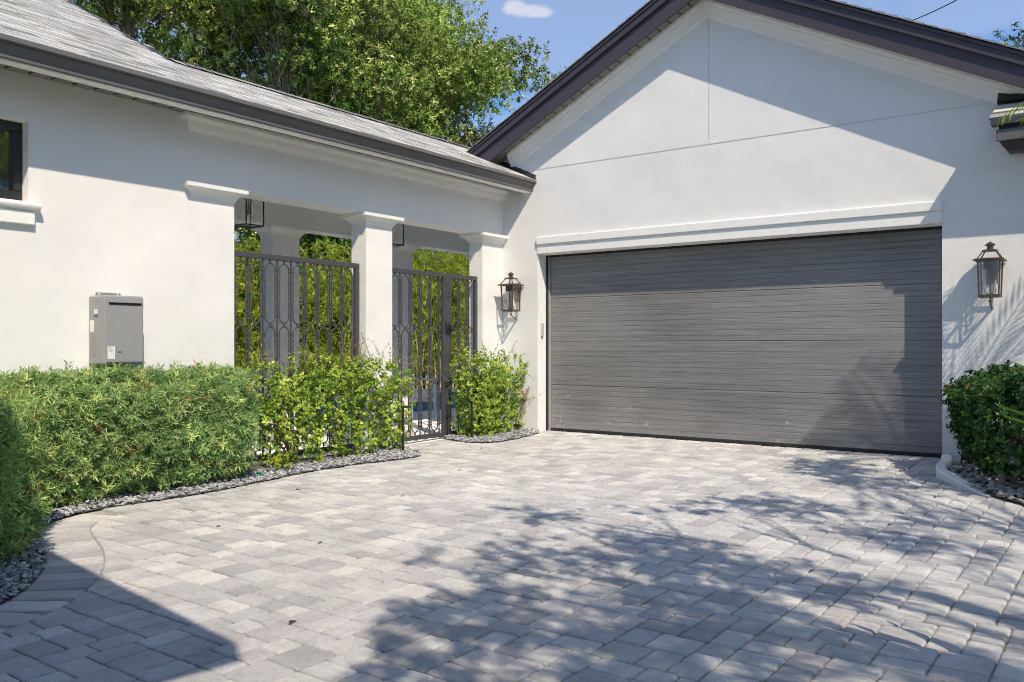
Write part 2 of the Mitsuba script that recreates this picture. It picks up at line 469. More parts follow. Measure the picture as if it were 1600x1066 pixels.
# border course of long pavers laid across the curve of the planting bed
Lb = border_curve.length
s_ = 0.0
while s_ < Lb - 0.05:
    st = 0.155
    a, b = border_curve.interpolate(s_), border_curve.interpolate(min(s_ + st, Lb))
    ta = np.array([b.x - a.x, b.y - a.y])
    ta /= np.linalg.norm(ta) + 1e-9
    nn = np.array([-ta[1], ta[0]])
    if border_zone.contains(Point(a.x + nn[0] * 0.1, a.y + nn[1] * 0.1)) is False:
        nn = -nn
    q = Polygon([(a.x - nn[0] * .02, a.y - nn[1] * .02), (b.x - nn[0] * .02, b.y - nn[1] * .02), (b.x + nn[0] * 0.36, b.y + nn[1] * 0.36), (a.x + nn[0] * 0.36, a.y + nn[1] * 0.36)])
    for qq in polys(q.buffer(0).intersection(border_zone)):
        if qq.area > 0.01:
            pieces.append(qq)
    s_ += st


def px_of(P):
    d = np.asarray(P, float) - CAM
    z = d @ FWD
    return 800 + FPX * (d @ RIGHT) / z, 541 - FPX * d[2] / z, z


def seen_area(q):
    c = q.centroid
    x, y, z = px_of((c.x, c.y, g(c.y)))
    if z < 0.5 or x < -40 or x > 1640 or y > 1100:
        return 0.0
    return q.area * (CAM[2] + 0.08) / z ** 3


order = np.argsort([-seen_area(q) for q in pieces])
rest = [MB() for _ in TONES]
tone_p = np.array([0.13, 0.22, 0.24, 0.17, 0.08, 0.16])
for rank, i in enumerate(order):
    pm = paver_mesh(pieces[i], rng)
    if pm is None:
        continue
    k = int(rng.choice(len(TONES), p=tone_p))
    if rank < 290:
        obj('paver', pm, PAVERS[k], DRIVE, smooth=28)
    else:
        rest[k].add(*pm)
for k, m in enumerate(rest):
    obj('paving', m, PAVERS[k], DRIVE, smooth=28, kind='stuff')

obj('pool_deck', sheet(-8.2, -0.052, -9.0, 9.0, -0.002, 6, 60), DECK, label='pale stone deck behind the iron gates', kind='structure')

# gravel beds
soil = MB()


def poly_sheet(poly, dz, mb):
    for q in polys(poly):
        q = q.simplify(0.004)
        c = np.array(q.exterior.coords)[:-1]
        tri = ear(c)
        mb.add(np.column_stack([c, g(c[:, 1]) + dz]), tri)


def stone_template(r):
    m = trimesh.creation.icosphere(subdivisions=0)
    v_ = m.vertices * (1 + 0.22 * r.standard_normal((len(m.vertices), 1)))
    return v_ * np.array([1.0, r.uniform(0.55, 0.9), r.uniform(0.3, 0.5)]), m.faces


def gravel(key, poly, n, size, cols, seed, skip=None):
    r = RES(seed)
    tm = [stone_template(r) for _ in range(8)]
    mb = MB()
    x0, y0, x1, y1 = poly.bounds
    inner = poly.buffer(0.01)
    made = 0
    for _ in range(n * 6):
        if made >= n:
            break
        p = np.array([r.uniform(x0, x1), r.uniform(y0, y1)])
        if not inner.contains(Point(p)):
            continue
        tv, tf = tm[r.integers(8)]
        s = size * r.uniform(0.6, 1.35)
        a = r.uniform(0, 6.28)
        b = r.normal(0, 0.35)
        R = np.array([[math.cos(a), -math.sin(a), 0], [math.sin(a), math.cos(a), 0], [0, 0, 1]]) @ np.array([[1, 0, 0], [0, math.cos(b), -math.sin(b)], [0, math.sin(b), math.cos(b)]])
        z = g(p[1]) + 0.012 + abs(r.normal(0, 0.012))
        mb.add(tv * s @ R.T + [p[0], p[1], z], tf, np.array(cols[r.integers(len(cols))]) * r.uniform(0.7, 1.25))
        made += 1
    return mb


greys = [(0.28, 0.29, 0.31), (0.36, 0.37, 0.39), (0.17, 0.18, 0.20), (0.48, 0.48, 0.47)]
front_strip = bed_left.intersection(unary_union([LineString(edge_left).buffer(0.42)]))
bk = thing('gravel_bed', 'grey slate chip bed along the left hedge and first iron gate', 'gravel', kind='stuff')
mb = MB()
poly_sheet(bed_left, 0.004, mb)
obj('soil', mb, SOIL, bk)
obj('stones', gravel('a', front_strip, 9500, 0.0155, greys, 3), STONE, bk, kind='stuff')
bk = thing('gravel_bed', 'small grey slate chip bed at the foot of the bush beside the garage door', 'gravel', kind='stuff')
mb = MB()
poly_sheet(bed_mid, 0.004, mb)
obj('soil', mb, SOIL, bk)
obj('stones', gravel('b', bed_mid, 2800, 0.0155, greys, 4), STONE, bk, kind='stuff')
bk = thing('gravel_bed', 'bed of pale river stones under the dark green hedge on the right', 'gravel', kind='stuff')
mb = MB()
poly_sheet(bed_right, 0.004, mb)
obj('soil', mb, SOIL, bk)
obj('stones', gravel('c', bed_right.intersection(sbox(5, -3, 7.6, -0.2)), 1500, 0.034, [(0.36, 0.35, 0.32), (0.28, 0.27, 0.25), (0.44, 0.43, 0.40)], 5), STONE, bk, kind='stuff')
# low white curb round that bed
cm = MB()
line = np.array(edge_right)[np.array(edge_right)[:, 1] > -1.75]
tn = np.gradient(line, axis=0)
tn /= np.linalg.norm(tn, axis=1, keepdims=True)
nl = np.column_stack([-tn[:, 1], tn[:, 0]])
prof = [(-0.045, -0.05), (-0.045, 0.062), (-0.035, 0.072), (0.035, 0.072), (0.045, 0.062), (0.045, -0.05)]
v = np.array([[line[i, 0] + nl[i, 0] * u, line[i, 1] + nl[i, 1] * u, g(line[i, 1]) + (w if w < 0 else w - .085 * float(np.clip((-1.15 - line[i, 1]) / .55, 0, 1)))] for i in range(len(line)) for u, w in prof])
n6 = len(prof)
f = [[i * n6 + j, (i + 1) * n6 + j, (i + 1) * n6 + j + 1, i * n6 + j + 1] for i in range(len(line) - 1) for j in range(n6 - 1)]
cm.add(v, f)
obj('garden_curb', cm, CURB, smooth=40, label='low white rendered curb curving round the planting bed on the right', cat='curb')

# ------------------------------------------------------------------ house wing on the left
W = thing('house_wing', 'long white stucco house wing with breezeway, grey shingle roof and dark gutter', 'house')
ROOF_P, EAVE_X, EAVE_Z = 0.47, 0.535, 3.345
YE = -10.5                                      # the wing's near end, outside the frame
m = MB()
# wall with the window opening (y -7.5..-6.22, z 2.28..2.9), butted pieces
m.box(-0.28, 0, YE, -7.5, -0.4, 3.30)
m.box(-0.28, 0, -7.5, -6.22, -0.4, 2.26)
m.box(-0.28, 0, -7.5, -6.22, 2.905, 3.30)
m.box(-0.28, 0, -6.22, -4.322, -0.4, 2.64)
m.box(-0.28, 0, -6.22, 0.0, 2.64, 3.30)          # upper wall running on as the breezeway beam
m.box(-5.5, -0.28, -4.60, -4.322, -0.4, 3.30)
obj('wall', m, STUCCO, W)
m = MB().box(-1.90, -1.64, -4.32, 6.0, 2.64, 3.30)
obj('rear_beam', m, STUCCO, W)
m = MB().box(-1.64, -0.28, -4.32, 6.0, 3.02, 3.06)
obj('ceiling', m, TRIM, W)

CAP = [(2.520, 0.0), (2.522, 0.014), (2.538, 0.014), (2.540, 0.022), (2.552, 0.024), (2.566, 0.033), (2.580, 0.048), (2.590, 0.066), (2.596, 0.084), (2.600, 0.086), (2.602, 0.098), (2.637, 0.100)]


def capital(x0, x1, y0, y1, parent, sides=(1, 1, 1, 1)):
    a, b, c, d = sides
    r = [(x0 - a * o, x1 + b * o, y0 - c * o, y1 + d * o, z) for z, o in CAP]
    return obj('capital', MB().rings(r), TRIM, parent, smooth=25)


def column(x0, x1, y0, y1, sides=(1, 1, 1, 1)):
    c = obj('column', MB().rings([(x0, x1, y0, y1, -0.3), (x0, x1, y0, y1, 2.525)]), STUCCO, W)
    capital(x0, x1, y0, y1, c, sides)


column(-0.235, -0.003, -2.576, -2.155)
column(-0.225, -0.003, -0.453, -0.001, (1, 1, 1, 0))
for y0 in (-4.32, -2.576, -0.455, 1.72):
    column(-1.875, -1.643, y0, y0 + 0.42)
capital(-0.25, -0.003, -4.78, -4.325, W, (0, 1, 1, 1))
# cornice under the soffit
CORN = [(0.0, 3.115), (0.012, 3.115), (0.014, 3.132), (0.03, 3.142), (0.045, 3.165), (0.056, 3.20), (0.085, 3.225), (0.105, 3.232), (0.108, 3.262), (0.0, 3.262)]
m = MB()
n = len(CORN)
v = [(u, -4.80 - (u if k == 0 else 0), w) for k in (0,) for u, w in CORN] + [(u, 0.0, w) for u, w in CORN]
f = [[i, i + 1, n + i + 1, n + i] for i in range(n - 1)]
m.add(v, f)
vr = [(u, -4.80 - u, w) for u, w in CORN] + [(-0.02, -4.80 - u, w) for u, w in CORN]
m.add(vr, [[n + i, n + i + 1, i + 1, i] for i in range(n - 1)])
obj('cornice', m, TRIM, W, smooth=25)
# soffit panels
SF = obj('soffit', MB().box(0.0, 0.37, YE, -0.001, 3.285, 3.30), BLACK, W)
y = -7.6
while y < -0.2:
    y1 = min(y + 0.172, -0.002)
    obj('panel', MB().cbox(0.003, 0.365, y, y1 - 0.026, 3.266, 3.284, 0.004), SOFFIT, SF)
    y += 0.172
# fascia and gutter
obj('fascia', MB().box(0.366, 0.392, YE, -0.002, 3.2026, 3.36), GUTTER, W)
GP = [(0.394, 3.345), (0.394, 3.204), (0.494, 3.202), (0.502, 3.206), (0.502, 3.220), (0.494, 3.226), (0.498, 3.245), (0.510, 3.268), (0.524, 3.284), (0.530, 3.298), (0.530, 3.306), (0.552, 3.308), (0.562, 3.314), (0.560, 3.342), (0.552, 3.350), (0.530, 3.348), (0.524, 3.340), (0.522, 3.300), (0.500, 3.274), (0.486, 3.246), (0.480, 3.214), (0.404, 3.214), (0.404, 3.345)]
obj('soffit_trim', MB().cbox(0.372, 0.478, YE, -0.003, 3.190, 3.2025, 0.002), TRIM, W)
gk = obj('gutter', MB().prism(GP, lambda u, w, a: (u, a, w), YE, -0.004), GUTTER, W)
obj('end_cap', MB().prism([p for p in GP[:16]] , lambda u, w, a: (u, a, w), -0.0035, -0.001), GUTTER, gk)

# window at the left edge of the picture
wk = obj('window', MB().box(-0.20, -0.16, -7.5, -6.22, 2.26, 2.905), BLACK, W)
m = MB()
for (a, b, c, d) in ((-7.5, -6.222, 2.832, 2.903), (-7.5, -6.222, 2.290, 2.36), (-6.29, -6.222, 2.36, 2.832), (-7.5, -7.43, 2.36, 2.832)):
    m.cbox(-0.16, -0.095, a, b, c, d, 0.006)
obj('frame', m, BLACK, wk)
obj('pane', MB().box(-0.145, -0.140, -7.43, -6.29, 2.36, 2.832), WINGLASS, wk)
m = MB()
SILL = [(-0.15, 2.20), (0.035, 2.20), (0.060, 2.206), (0.078, 2.220), (0.084, 2.236), (0.080, 2.252), (0.066, 2.263), (0.045, 2.267), (-0.15, 2.282)]
m.prism(SILL, lambda u, w, a: (u, a, w), -7.6, -6.155)
m.cbox(-0.05, 0.046, -7.6, -6.19, 2.09, 2.199, 0.004)
obj('sill', m, TRIM, wk, smooth=30)

# roof of shingles
def shingles(mb, fn, a0, a1, u0, u1, expo, r, keep=None, tone=(0.265, 0.27, 0.27), wide=(0.15, 0.34), thick=0.004):
    """fn(a, u, h): point at a along the eave, u up the slope, h above the deck. Rows of laminated tabs."""
    u = u0
    while u < u1:
        ue = min(u + expo * 1.18, u1 + 0.02)
        a = a0 - r.uniform(0, 0.2)
        while a < a1:
            w_ = r.uniform(*wide)
            b = min(a + w_, a1)
            aa = max(a, a0)
            if b - aa > 0.02 and (keep is None or keep((aa + b) / 2, u + expo / 2)):
                t = thick * r.uniform(0.8, 1.3)
                dlo = r.uniform(-0.004, 0.004)
                P = [fn(aa, u + dlo, t), fn(b, u + dlo, t), fn(b, ue, 0.001), fn(aa, ue, 0.001), fn(aa, u + dlo, -0.006), fn(b, u + dlo, -0.006), fn(b, ue, -0.004), fn(aa, ue, -0.004)]
                c = np.array(tone) * r.choice([0.58, 0.80, 1.0, 1.14, 1.30], p=[0.08, 0.22, 0.4, 0.22, 0.08]) * r.uniform(0.94, 1.06)
                c = c * np.array([1 + r.normal(0, 0.02), 1.0, 1 + r.normal(0, 0.02)])
                mb.add(P, [[0, 1, 2, 3], [4, 5, 1, 0], [5, 6, 2, 1], [7, 4, 0, 3]], c)
            a = b
        u += expo


rr = RES(21)
cs = 1 / math.hypot(1, ROOF_P)
UD = np.array([-cs, 0, ROOF_P * cs])
ND = np.array([ROOF_P * cs, 0, cs])


def wing_pt(a, u, h):
    return np.array([EAVE_X, a, EAVE_Z + 0.012]) + UD * u + ND * h


RIDGE_U = (EAVE_X + 0.95) / cs


def wing_keep(a, u):
    x = EAVE_X - u * cs
    if x > -0.93:
        return True
    return a < -4.42 + 0.235 * (-0.95 - x)


m = MB()
shingles(m, wing_pt, -9.6, 2.2, -0.02, RIDGE_U + 4.9, 0.135, rr, wing_keep)
# back slope of the breezeway roof


def back_pt(a, u, h):
    p = wing_pt(a, u, h)
    return np.array([-1.90 - p[0], p[1], p[2]])


roofk = obj('roof', MB().add([wing_pt(-10.5, 0, -0.012), wing_pt(2.4, 0, -0.012), wing_pt(2.4, RIDGE_U, -0.012), wing_pt(-10.5, RIDGE_U, -0.012), wing_pt(-4.46, RIDGE_U, -0.012), wing_pt(-3.3, RIDGE_U + 5.0, -0.012), wing_pt(-10.5, RIDGE_U + 5.0, -0.012),
                                back_pt(-4.4, RIDGE_U, -0.012), back_pt(2.4, RIDGE_U, -0.012), back_pt(2.4, 0, -0.012), back_pt(-4.4, 0, -0.012)], [[0, 1, 2, 3], [3, 4, 5, 6], [7, 8, 9, 10]]), SOFFIT, W)
obj('shingles', m, SHINGLE, roofk, kind='stuff')
m = MB()
shingles(m, back_pt, -4.3, 2.2, 0.0, RIDGE_U, 0.135, rr)
obj('shingles', m, SHINGLE, roofk, kind='stuff')
m = MB()
a = -4.42
while a < 2.2:
    t = 0.012 + rr.uniform(0, 0.006)
    c = np.array((0.27, 0.27, 0.27)) * rr.uniform(0.75, 1.15)
    for s in (1, -1):
        P = [np.array([-0.95 + s * o, yy, EAVE_Z + 0.012 + ROOF_P * (EAVE_X + 0.95) - ROOF_P * o + h]) for yy, hh in ((a, t), (a + 0.2, 0.004)) for o, h in ((-0.002 * s * s, hh + 0.012), (0.13, hh + 0.010))]
        m.add(P, [[0, 1, 3, 2]] if s == 1 else [[0, 2, 3, 1]], c)
    a += 0.15
obj('ridge_cap', m, SHINGLE, roofk)
# rake board and gable above the breezeway at the taller part of the house
m = MB()
P = [(-0.95, -4.46, 4.02), (-5.6, -3.36, 6.2), (-5.6, -3.36, 3.0), (-0.95, -4.46, 3.3)]
m.add(P, [[0, 1, 2, 3]])
obj('gable_end', m, STUCCO, W)
obj('drip_edge', MB().tube([wing_pt(-4.42 + 0.235 * k * 0.9, RIDGE_U + k * 1.0, 0.0) for k in (0, 1, 2, 3, 4, 4.9)], 0.018, 5), DARK, roofk)

# ------------------------------------------------------------------ garage
G_ = thing('garage', 'white stucco garage with gabled shingle roof and wide grey door', 'garage')
RX, CX0 = 2.98, -0.28
APZ, GP_ = 5.16, 0.505                             # underside of the soffit at the ridge, pitch


def zsoff(x):
    return APZ - GP_ * abs(x - RX)


import manifold3d as m3d


def man_prism(poly, y0, y1):
    cs_ = m3d.CrossSection([np.array(poly, float)])
    mm = cs_.extrude(y1 - y0)                       # x, z, depth -> rotate so depth is y
    return mm.transform(np.array([[1, 0, 0, 0], [0, 0, -1, y1], [0, 1, 0, 0]], float))


wall_poly = [(CX0, -0.4), (8.4, -0.4), (8.4, 3.2), (6.75, zsoff(6.75) + 0.02), (RX, APZ + 0.02), (CX0, zsoff(CX0) + 0.02)]
wall_m = man_prism(wall_poly, 0.0, 0.30)
hole = man_prism([(0.574, -0.5), (5.454, -0.5), (5.454, 2.362), (0.574, 2.362)], -0.1, 0.5)
gr1 = man_prism([(0.50, 3.478), (6.4, 3.478), (6.4, 3.492), (0.50, 3.492)], -0.1, 0.012)
gr2 = man_prism([(RX + 0.004, 3.49), (RX + 0.013, 3.49), (RX + 0.013, 4.99), (RX + 0.004, 4.99)], -0.1, 0.010)
obj('front_wall', wall_m - hole - gr1 - gr2, STUCCO, G_)
obj('side_wall', MB().box(CX0, CX0 + 0.25, 0.3, 7.0, -0.4, 3.4), STUCCO, G_)
obj('side_wall', MB().box(8.15, 8.4, 0.3, 7.0, -0.4, 3.2), STUCCO, G_)
obj('rear_wall', MB().box(CX0, 8.4, 7.0, 7.25, -0.4, 3.3), STUCCO, G_)
# lintel mouldings
m = MB()
m.cbox(0.574, 5.454, -0.034, 0.001, 2.486, 2.583, 0.006)
m.cbox(0.574, 5.454, -0.012, 0.001, 2.364, 2.486, 0.004)
obj('lintel', m, TRIM, G_)
# cornice along the rakes
CR = [(0.0, -0.205), (0.012, -0.205), (0.014, -0.19), (0.028, -0.178), (0.040, -0.14), (0.062, -0.10), (0.082, -0.078), (0.086, -0.062), (0.095, -0.055), (0.110, -0.036), (0.116, -0.012), (0.116, 0.0)]
for s, x1, nm in ((-1, 0.15, 'l'), (1, 6.75, 'r')):
    m = MB()
    v = [(RX, -u, APZ + w) for u, w in CR] + [(x1, -u, zsoff(x1) + w) for u, w in CR]
    n = len(CR)
    f = [[i, i + 1, n + i + 1, n + i] if s == 1 else [i, n + i, n + i + 1, i + 1] for i in range(n - 1)]
    m.add(v, f)
    obj('cornice', m, TRIM, G_, smooth=25)
# rake soffit panels, fascia, roof
OV = -0.29
for s, x1 in ((-1, CX0), (1, 6.72)):
    sk = obj('soffit', MB().add([(RX, 0, APZ + 0.022), (x1, 0, zsoff(x1) + 0.022), (x1, OV, zsoff(x1) + 0.022), (RX, OV, APZ + 0.022)], [[0, 1, 2, 3]]), BLACK, G_)
    x = RX + s * 0.02
    while abs(x - RX) < abs(x1 - RX) - 0.16:
        xa, xb = x, x + s * 0.118
        m = MB()
        m.hull([(xx, yy, zsoff(xx) + dz) for xx in (xa, xb) for yy in (OV + 0.005, -0.002) for dz in (0.002, 0.016)])
        obj('panel', m, SOFFIT, sk)
        x += s * 0.134
    # fascia: main board, moulding and the drip edge above it
    xe = x1 if s == 1 else -0.62
    for nm, y0, y1, z0, z1, mt in (('fascia', OV - 0.025, OV, -0.042, 0.235, DARK), ('fascia_moulding', OV - 0.062, OV - 0.025, 0.158, 0.240, DARK), ('drip_edge', OV - 0.078, OV - 0.02, 0.240, 0.272, DARK)):
        m = MB()
        P = [(xx, yy, APZ - GP_ * abs(xx - RX) + zz) for xx in (RX, xe) for yy in (y0, y1) for zz in (z0, z1)]
        m.hull(P)
        obj(nm, m, mt, G_)
rk = MB()
for s, x1 in ((-1, -0.9), (1, 6.80)):
    rk.add([(RX, OV - 0.07, APZ + 0.275), (x1, OV - 0.07, zsoff(x1) + 0.275), (x1, 7.4, zsoff(x1) + 0.275), (RX, 7.4, APZ + 0.275)], [[0, 1, 2, 3]])
roof2 = obj('roof', rk, DARK, G_)
m = MB()
cs2 = 1 / math.hypot(1, GP_)
for s, x1 in ((-1, -0.9), (1, 6.80)):
    def gp(a, u, h, s=s, x1=x1):
        x = x1 - s * u * cs2
        return np.array([x + s * GP_ * cs2 * h, a, zsoff(x1) + 0.288 + GP_ * cs2 * u + cs2 * h])
    shingles(m, gp, OV - 0.095, 3.2, 0.0, abs(x1 - RX) / cs2, 0.135, rr, tone=(0.22, 0.215, 0.225), thick=0.014)
obj('shingles', m, SHINGLE, roof2, kind='stuff')
# step flashing where the two roofs meet
m = MB()
for k in range(5):
    x = -0.02 + k * 0.11
    z = EAVE_Z + 0.02 + ROOF_P * (EAVE_X - x)
    m.hull([(x, -0.006, z - 0.02), (x + 0.13, -0.006, z - 0.07), (x, -0.006, z + 0.05), (x + 0.13, -0.006, z + 0.0), (x, -0.05, z + 0.0), (x + 0.13, -0.05, z - 0.055)])
obj('flashing', m, BLACK, G_)

# lower eave return with shingles on the right
E = obj('eave_return', MB().hull([(5.99, yy, zz) for yy, zz in ((-0.36, 3.035), (-0.36, 3.18), (0.0, 3.035), (0.0, 3.42))] + [(8.4, yy, zz) for yy, zz in ((-0.36, 3.035), (-0.36, 3.18), (0.0, 3.035), (0.0, 3.42))]), DARK, G_)
obj('fascia', MB().cbox(5.972, 8.4, -0.395, -0.362, 3.028, 3.132, 0.004), GUTTER, E)
obj('drip_edge', MB().cbox(5.935, 8.4, -0.43, -0.33, 3.168, 3.222, 0.004), DARK, E)
obj('bed_mould', MB().hull([(6.00, -0.30, 3.03), (6.00, -0.06, 3.03), (8.4, -0.30, 3.03), (8.4, -0.06, 3.03), (6.05, -0.20, 2.955), (6.05, -0.06, 2.955), (8.4, -0.10, 2.955), (8.4, -0.06, 2.955)]), DARK, E)
m = MB()
p2 = 0.62
c2 = 1 / math.hypot(1, p2)
shingles(m, lambda a, u, h: np.array([a, -0.43 + u * c2 - p2 * c2 * h, 3.226 + p2 * c2 * u + c2 * h]), 5.92, 8.3, 0.0, 0.36, 0.13, RES(5), tone=(0.42, 0.415, 0.40), thick=0.016)
obj('shingles', m, SHINGLE, E, kind='stuff')
obj('flashing', MB().hull([(x, yy, zz) for x in (5.95, 8.4) for yy, zz in ((-0.002, 3.56), (-0.06, 3.555), (-0.14, 3.45), (-0.002, 3.40))]), BLACK, E)

# garage door
D = obj('garage_door', MB().box(0.60, 5.45, 0.266, 0.296, 0.0, 2.36), DOOR, G_, label='wide dark grey sectional door with horizontal grooves')
z = 0.035
sec_h, np_ = 0.583, 9
for s in range(4):
    z0 = 0.036 + s * sec_h
    for k in range(np_):
        a = z0 + k * sec_h / np_ + (0.0034 if k == 0 else 0.0005)
        b = z0 + (k + 1) * sec_h / np_ - (0.0034 if k == np_ - 1 else 0.0005)
        if b > 2.362:
            b = 2.362
        m = MB()
        bv = 0.0055
        m.prism([(0.265, a), (0.2512, a), (0.250, a + .0016), (0.250, b - .0065), (0.2540, b), (0.265, b)], lambda u, w, q: (q, u, w), 0.622, 5.449)
        obj('plank', m, DOOR, D)
obj('bottom_seal', MB().cbox(0.60, 5.45, 0.245, 0.285, -0.004, 0.034, 0.004), RUBBER, D)
m = MB().cbox(0.576, 0.600, 0.195, 0.262, 0.0, 2.361, 0.004)
obj('weather_strip', m, RUBBER, D)
obj('side_track', MB().cbox(0.601, 0.621, 0.215, 0.262, 0.0, 2.361, 0.003), HEATER, D)
obj('weather_strip', MB().cbox(0.60, 5.45, 0.215, 0.249, 2.335, 2.361, 0.003), RUBBER, D)
kp = thing('keypad', 'small grey door keypad on the white jamb left of the garage door', 'keypad')
obj('case', MB().cbox(0.5745, 0.598, 0.070, 0.125, 1.27, 1.45, 0.006), KEYPAD, kp)
obj('bracket', MB().cbox(0.5745, 0.590, 0.085, 0.110, 1.235, 1.269, 0.004), LABELG, kp)

# ------------------------------------------------------------------ wall lanterns
def lantern(cx, cy, label):
    t = thing('wall_lantern', label, 'wall lamp', 'copper lanterns beside the garage door')
    zb, zt = 1.615, 1.945
    wb, wt = 0.088, 0.100
    fr = MB()
    for sx in (-1, 1):
        for sy in (-1, 1):
            fr.hull([(cx + sx * (w_ - q), cy + sy * (w_ - q2), z) for w_, z in ((wb, zb), (wt, zt)) for q in (0, 0.014) for q2 in (0, 0.014)])
    fr.rings([(cx - wb - .004, cx + wb + .004, cy - wb - .004, cy + wb + .004, zb - 0.012), (cx - wb - .004, cx + wb + .004, cy - wb - .004, cy + wb + .004, zb + 0.012)], cap=False)
    fr.rings([(cx - wb + .010, cx + wb - .010, cy - wb + .010, cy + wb - .010, zb - 0.012), (cx - wb + .010, cx + wb - .010, cy - wb + .010, cy + wb - .010, zb + 0.012)], cap=False)
    for k in (-1, 1):
        fr.box(cx - wb, cx + wb, cy + k * (wb - .004) - .009, cy + k * (wb - .004) + .009, zb - .0121, zb + .0121)
        fr.box(cx + k * (wb - .004) - .009, cx + k * (wb - .004) + .009, cy - wb, cy + wb, zb - .0119, zb + .0119)
    obj('frame', fr, COPPER, t)
    ev = MB().rings([(cx - .112, cx + .112, cy - .112, cy + .112, zt), (cx - .130, cx + .130, cy - .130, cy + .130, zt + .006), (cx - .130, cx + .130, cy - .130, cy + .130, zt + .014), (cx - .108, cx + .108, cy - .108, cy + .108, zt + .026)], cap=True)
    for sx in (-1, 1):
        for sy in (-1, 1):
            ev.hull([(cx + sx * (a - q), cy + sy * (a - q2), z) for a, z in ((.106, zt + .02), (.056, zt + .098)) for q in (0, .012) for q2 in (0, .012)])
    ev.rings([(cx - .062, cx + .062, cy - .062, cy + .062, zt + .094), (cx - .062, cx + .062, cy - .062, cy + .062, zt + .106), (cx - .04, cx + .04, cy - .04, cy + .04, zt + .112)])
    obj('roof', ev, COPPER, t)
    ch = MB().lathe([(.028, zt + .108), (.028, zt + .150), (.046, zt + .150), (.048, zt + .156), (.030, zt + .172), (.010, zt + .182), (.006, zt + .192), (.0, zt + .194)], cx, cy, 14)
    obj('chimney', ch, COPPER, t, smooth=40)
    bn = MB().tube([(cx, cy, zb), (cx, cy, zt)], 0.006, 6)
    bn.box(cx - .05, cx + .05, cy - .05, cy + .05, zt - .07, zt - .002)
    for s in (-1, 1):
        q = [(cx, cy, zb + .03), (cx + s * .02, cy, zb + .018), (cx + s * .042, cy, zb + .03), (cx + s * .046, cy, zb + .06)]
        bn.tube(q, 0.005, 6)
    obj('burner', bn, BLACK, t)
    for s in (-1, 1):
        obj('candle', MB().lathe([(.011, zb + .06), (.011, zb + .12), (.005, zb + .125), (.008, zb + .14), (.0, zb + .165)], cx + s * .046, cy, 8), CANDLE, t, smooth=40)
    gl = MB()
    for ax in (0, 1):
        for s in (-1, 1):
            P = []
            for e, z in ((-1, zb + .012), (1, zb + .012), (1, zt), (-1, zt)):
                w_ = wb if z < 1.7 else wt
                o = (w_ - .007)
                P.append((cx + e * (w_ - .014), cy + s * o, z) if ax else (cx + s * o, cy + e * (w_ - .014), z))
            gl.add(P, [[0, 1, 2, 3]])
    obj('glass', gl, GLASS, t)
    br = MB()
    br.cbox(cx - .05, cx + .05, -.018, -.001, 1.74, 1.99, .004)
    br.cbox(cx - .030, cx + .030, -.045, -.018, 1.84, 1.93, .005)
    obj('bracket', br, COPPER, t)
    hk = MB().tube([(cx, cy, zb - .01), (cx, cy, zb - .05), (cx, cy + .03, zb - .075), (cx, -.05, zb - .10), (cx, -.012, zb - .125)], [.008, .009, .007, .007, .006], 6)
    hk.lathe([(.0, zb - .065), (.011, zb - .058), (.014, zb - .044), (.010, zb - .032), (.005, zb - .026)], cx, cy, 8)
    obj('scroll', hk, COPPER, t, smooth=40)


lantern(0.238, -0.142, 'aged copper wall lantern between the corner column and the garage door')
lantern(5.893, -0.142, 'aged copper wall lantern on the white wall right of the garage door')

# hanging lanterns in the breezeway
def hanging(cy, label):
    t = thing('hanging_lantern', label, 'hanging lamp', 'black lanterns hung in the breezeway')
    cx, w, z0, z1 = -0.95, 0.115, 2.475, 2.845
    m = MB()
    for sx in (-1, 1):
        for sy in (-1, 1):
            m.tube([(cx + sx * w, cy + sy * w, z0), (cx + sx * w, cy + sy * w, z1 - .04), (cx + sx * (w - .012), cy + sy * (w - .012), z1 - .012), (cx + sx * (w - .04), cy + sy * (w - .04), z1), (cx, cy, z1 + .002)], .0085, 5)
    for z, o in ((z0, w), (z1 - .03, w + .001)):
        q = [(cx - o, cy - o, z), (cx + o, cy - o, z), (cx + o, cy + o, z), (cx - o, cy + o, z), (cx - o, cy - o, z)]
        for i in range(4):
            m.tube([q[i], q[i + 1]], .009, 5)
    obj('frame', m, BLACK, t)
    m = MB()
    for i in range(5):
        zc = z1 + .012 + i * .035
        th = np.linspace(0, 2 * np.pi, 9)[:-1]
        ring = [(cx + (.009 * math.cos(a) if i % 2 else 0), cy + (0 if i % 2 else .009 * math.cos(a)), zc + .02 * math.sin(a)) for a in th]
        m.tube(ring, .003, 4, closed=True)
    m.lathe([(.05, 3.0), (.055, 3.019), (.0, 3.0195)], cx, cy, 12)
    obj('chain', m, BLACK, t)
    obj('candle_cluster', MB().tube([(cx, cy, z1), (cx, cy, 2.62)], .005, 5).lathe([(.0, 2.60), (.02, 2.605), (.022, 2.63), (.012, 2.635), (.012, 2.70), (.006, 2.71), (.009, 2.73), (.0, 2.75)], cx, cy, 8), COPPER, t, smooth=40)
    gl = MB()
    for s in (-1, 1):
        gl.add([(cx + s * w, cy - w + .01, z0), (cx + s * w, cy + w - .01, z0), (cx + s * w, cy + w - .01, z1 - .04), (cx + s * w, cy - w + .01, z1 - .04)], [[0, 1, 2, 3]])
        gl.add([(cx - w + .01, cy + s * w, z0), (cx + w - .01, cy + s * w, z0), (cx + w - .01, cy + s * w, z1 - .04), (cx - w + .01, cy + s * w, z1 - .04)], [[0, 1, 2, 3]])
    obj('glass', gl, GLASS, t)


hanging(-3.45, 'black square lantern hanging under the breezeway nearest the solid wall')
hanging(-1.20, 'black square lantern mostly hidden behind the middle column')

# ------------------------------------------------------------------ iron gates
GX = -0.10
ROWS = [(0.085, 0.676), (0.714, 1.337), (1.372, 1.984)]


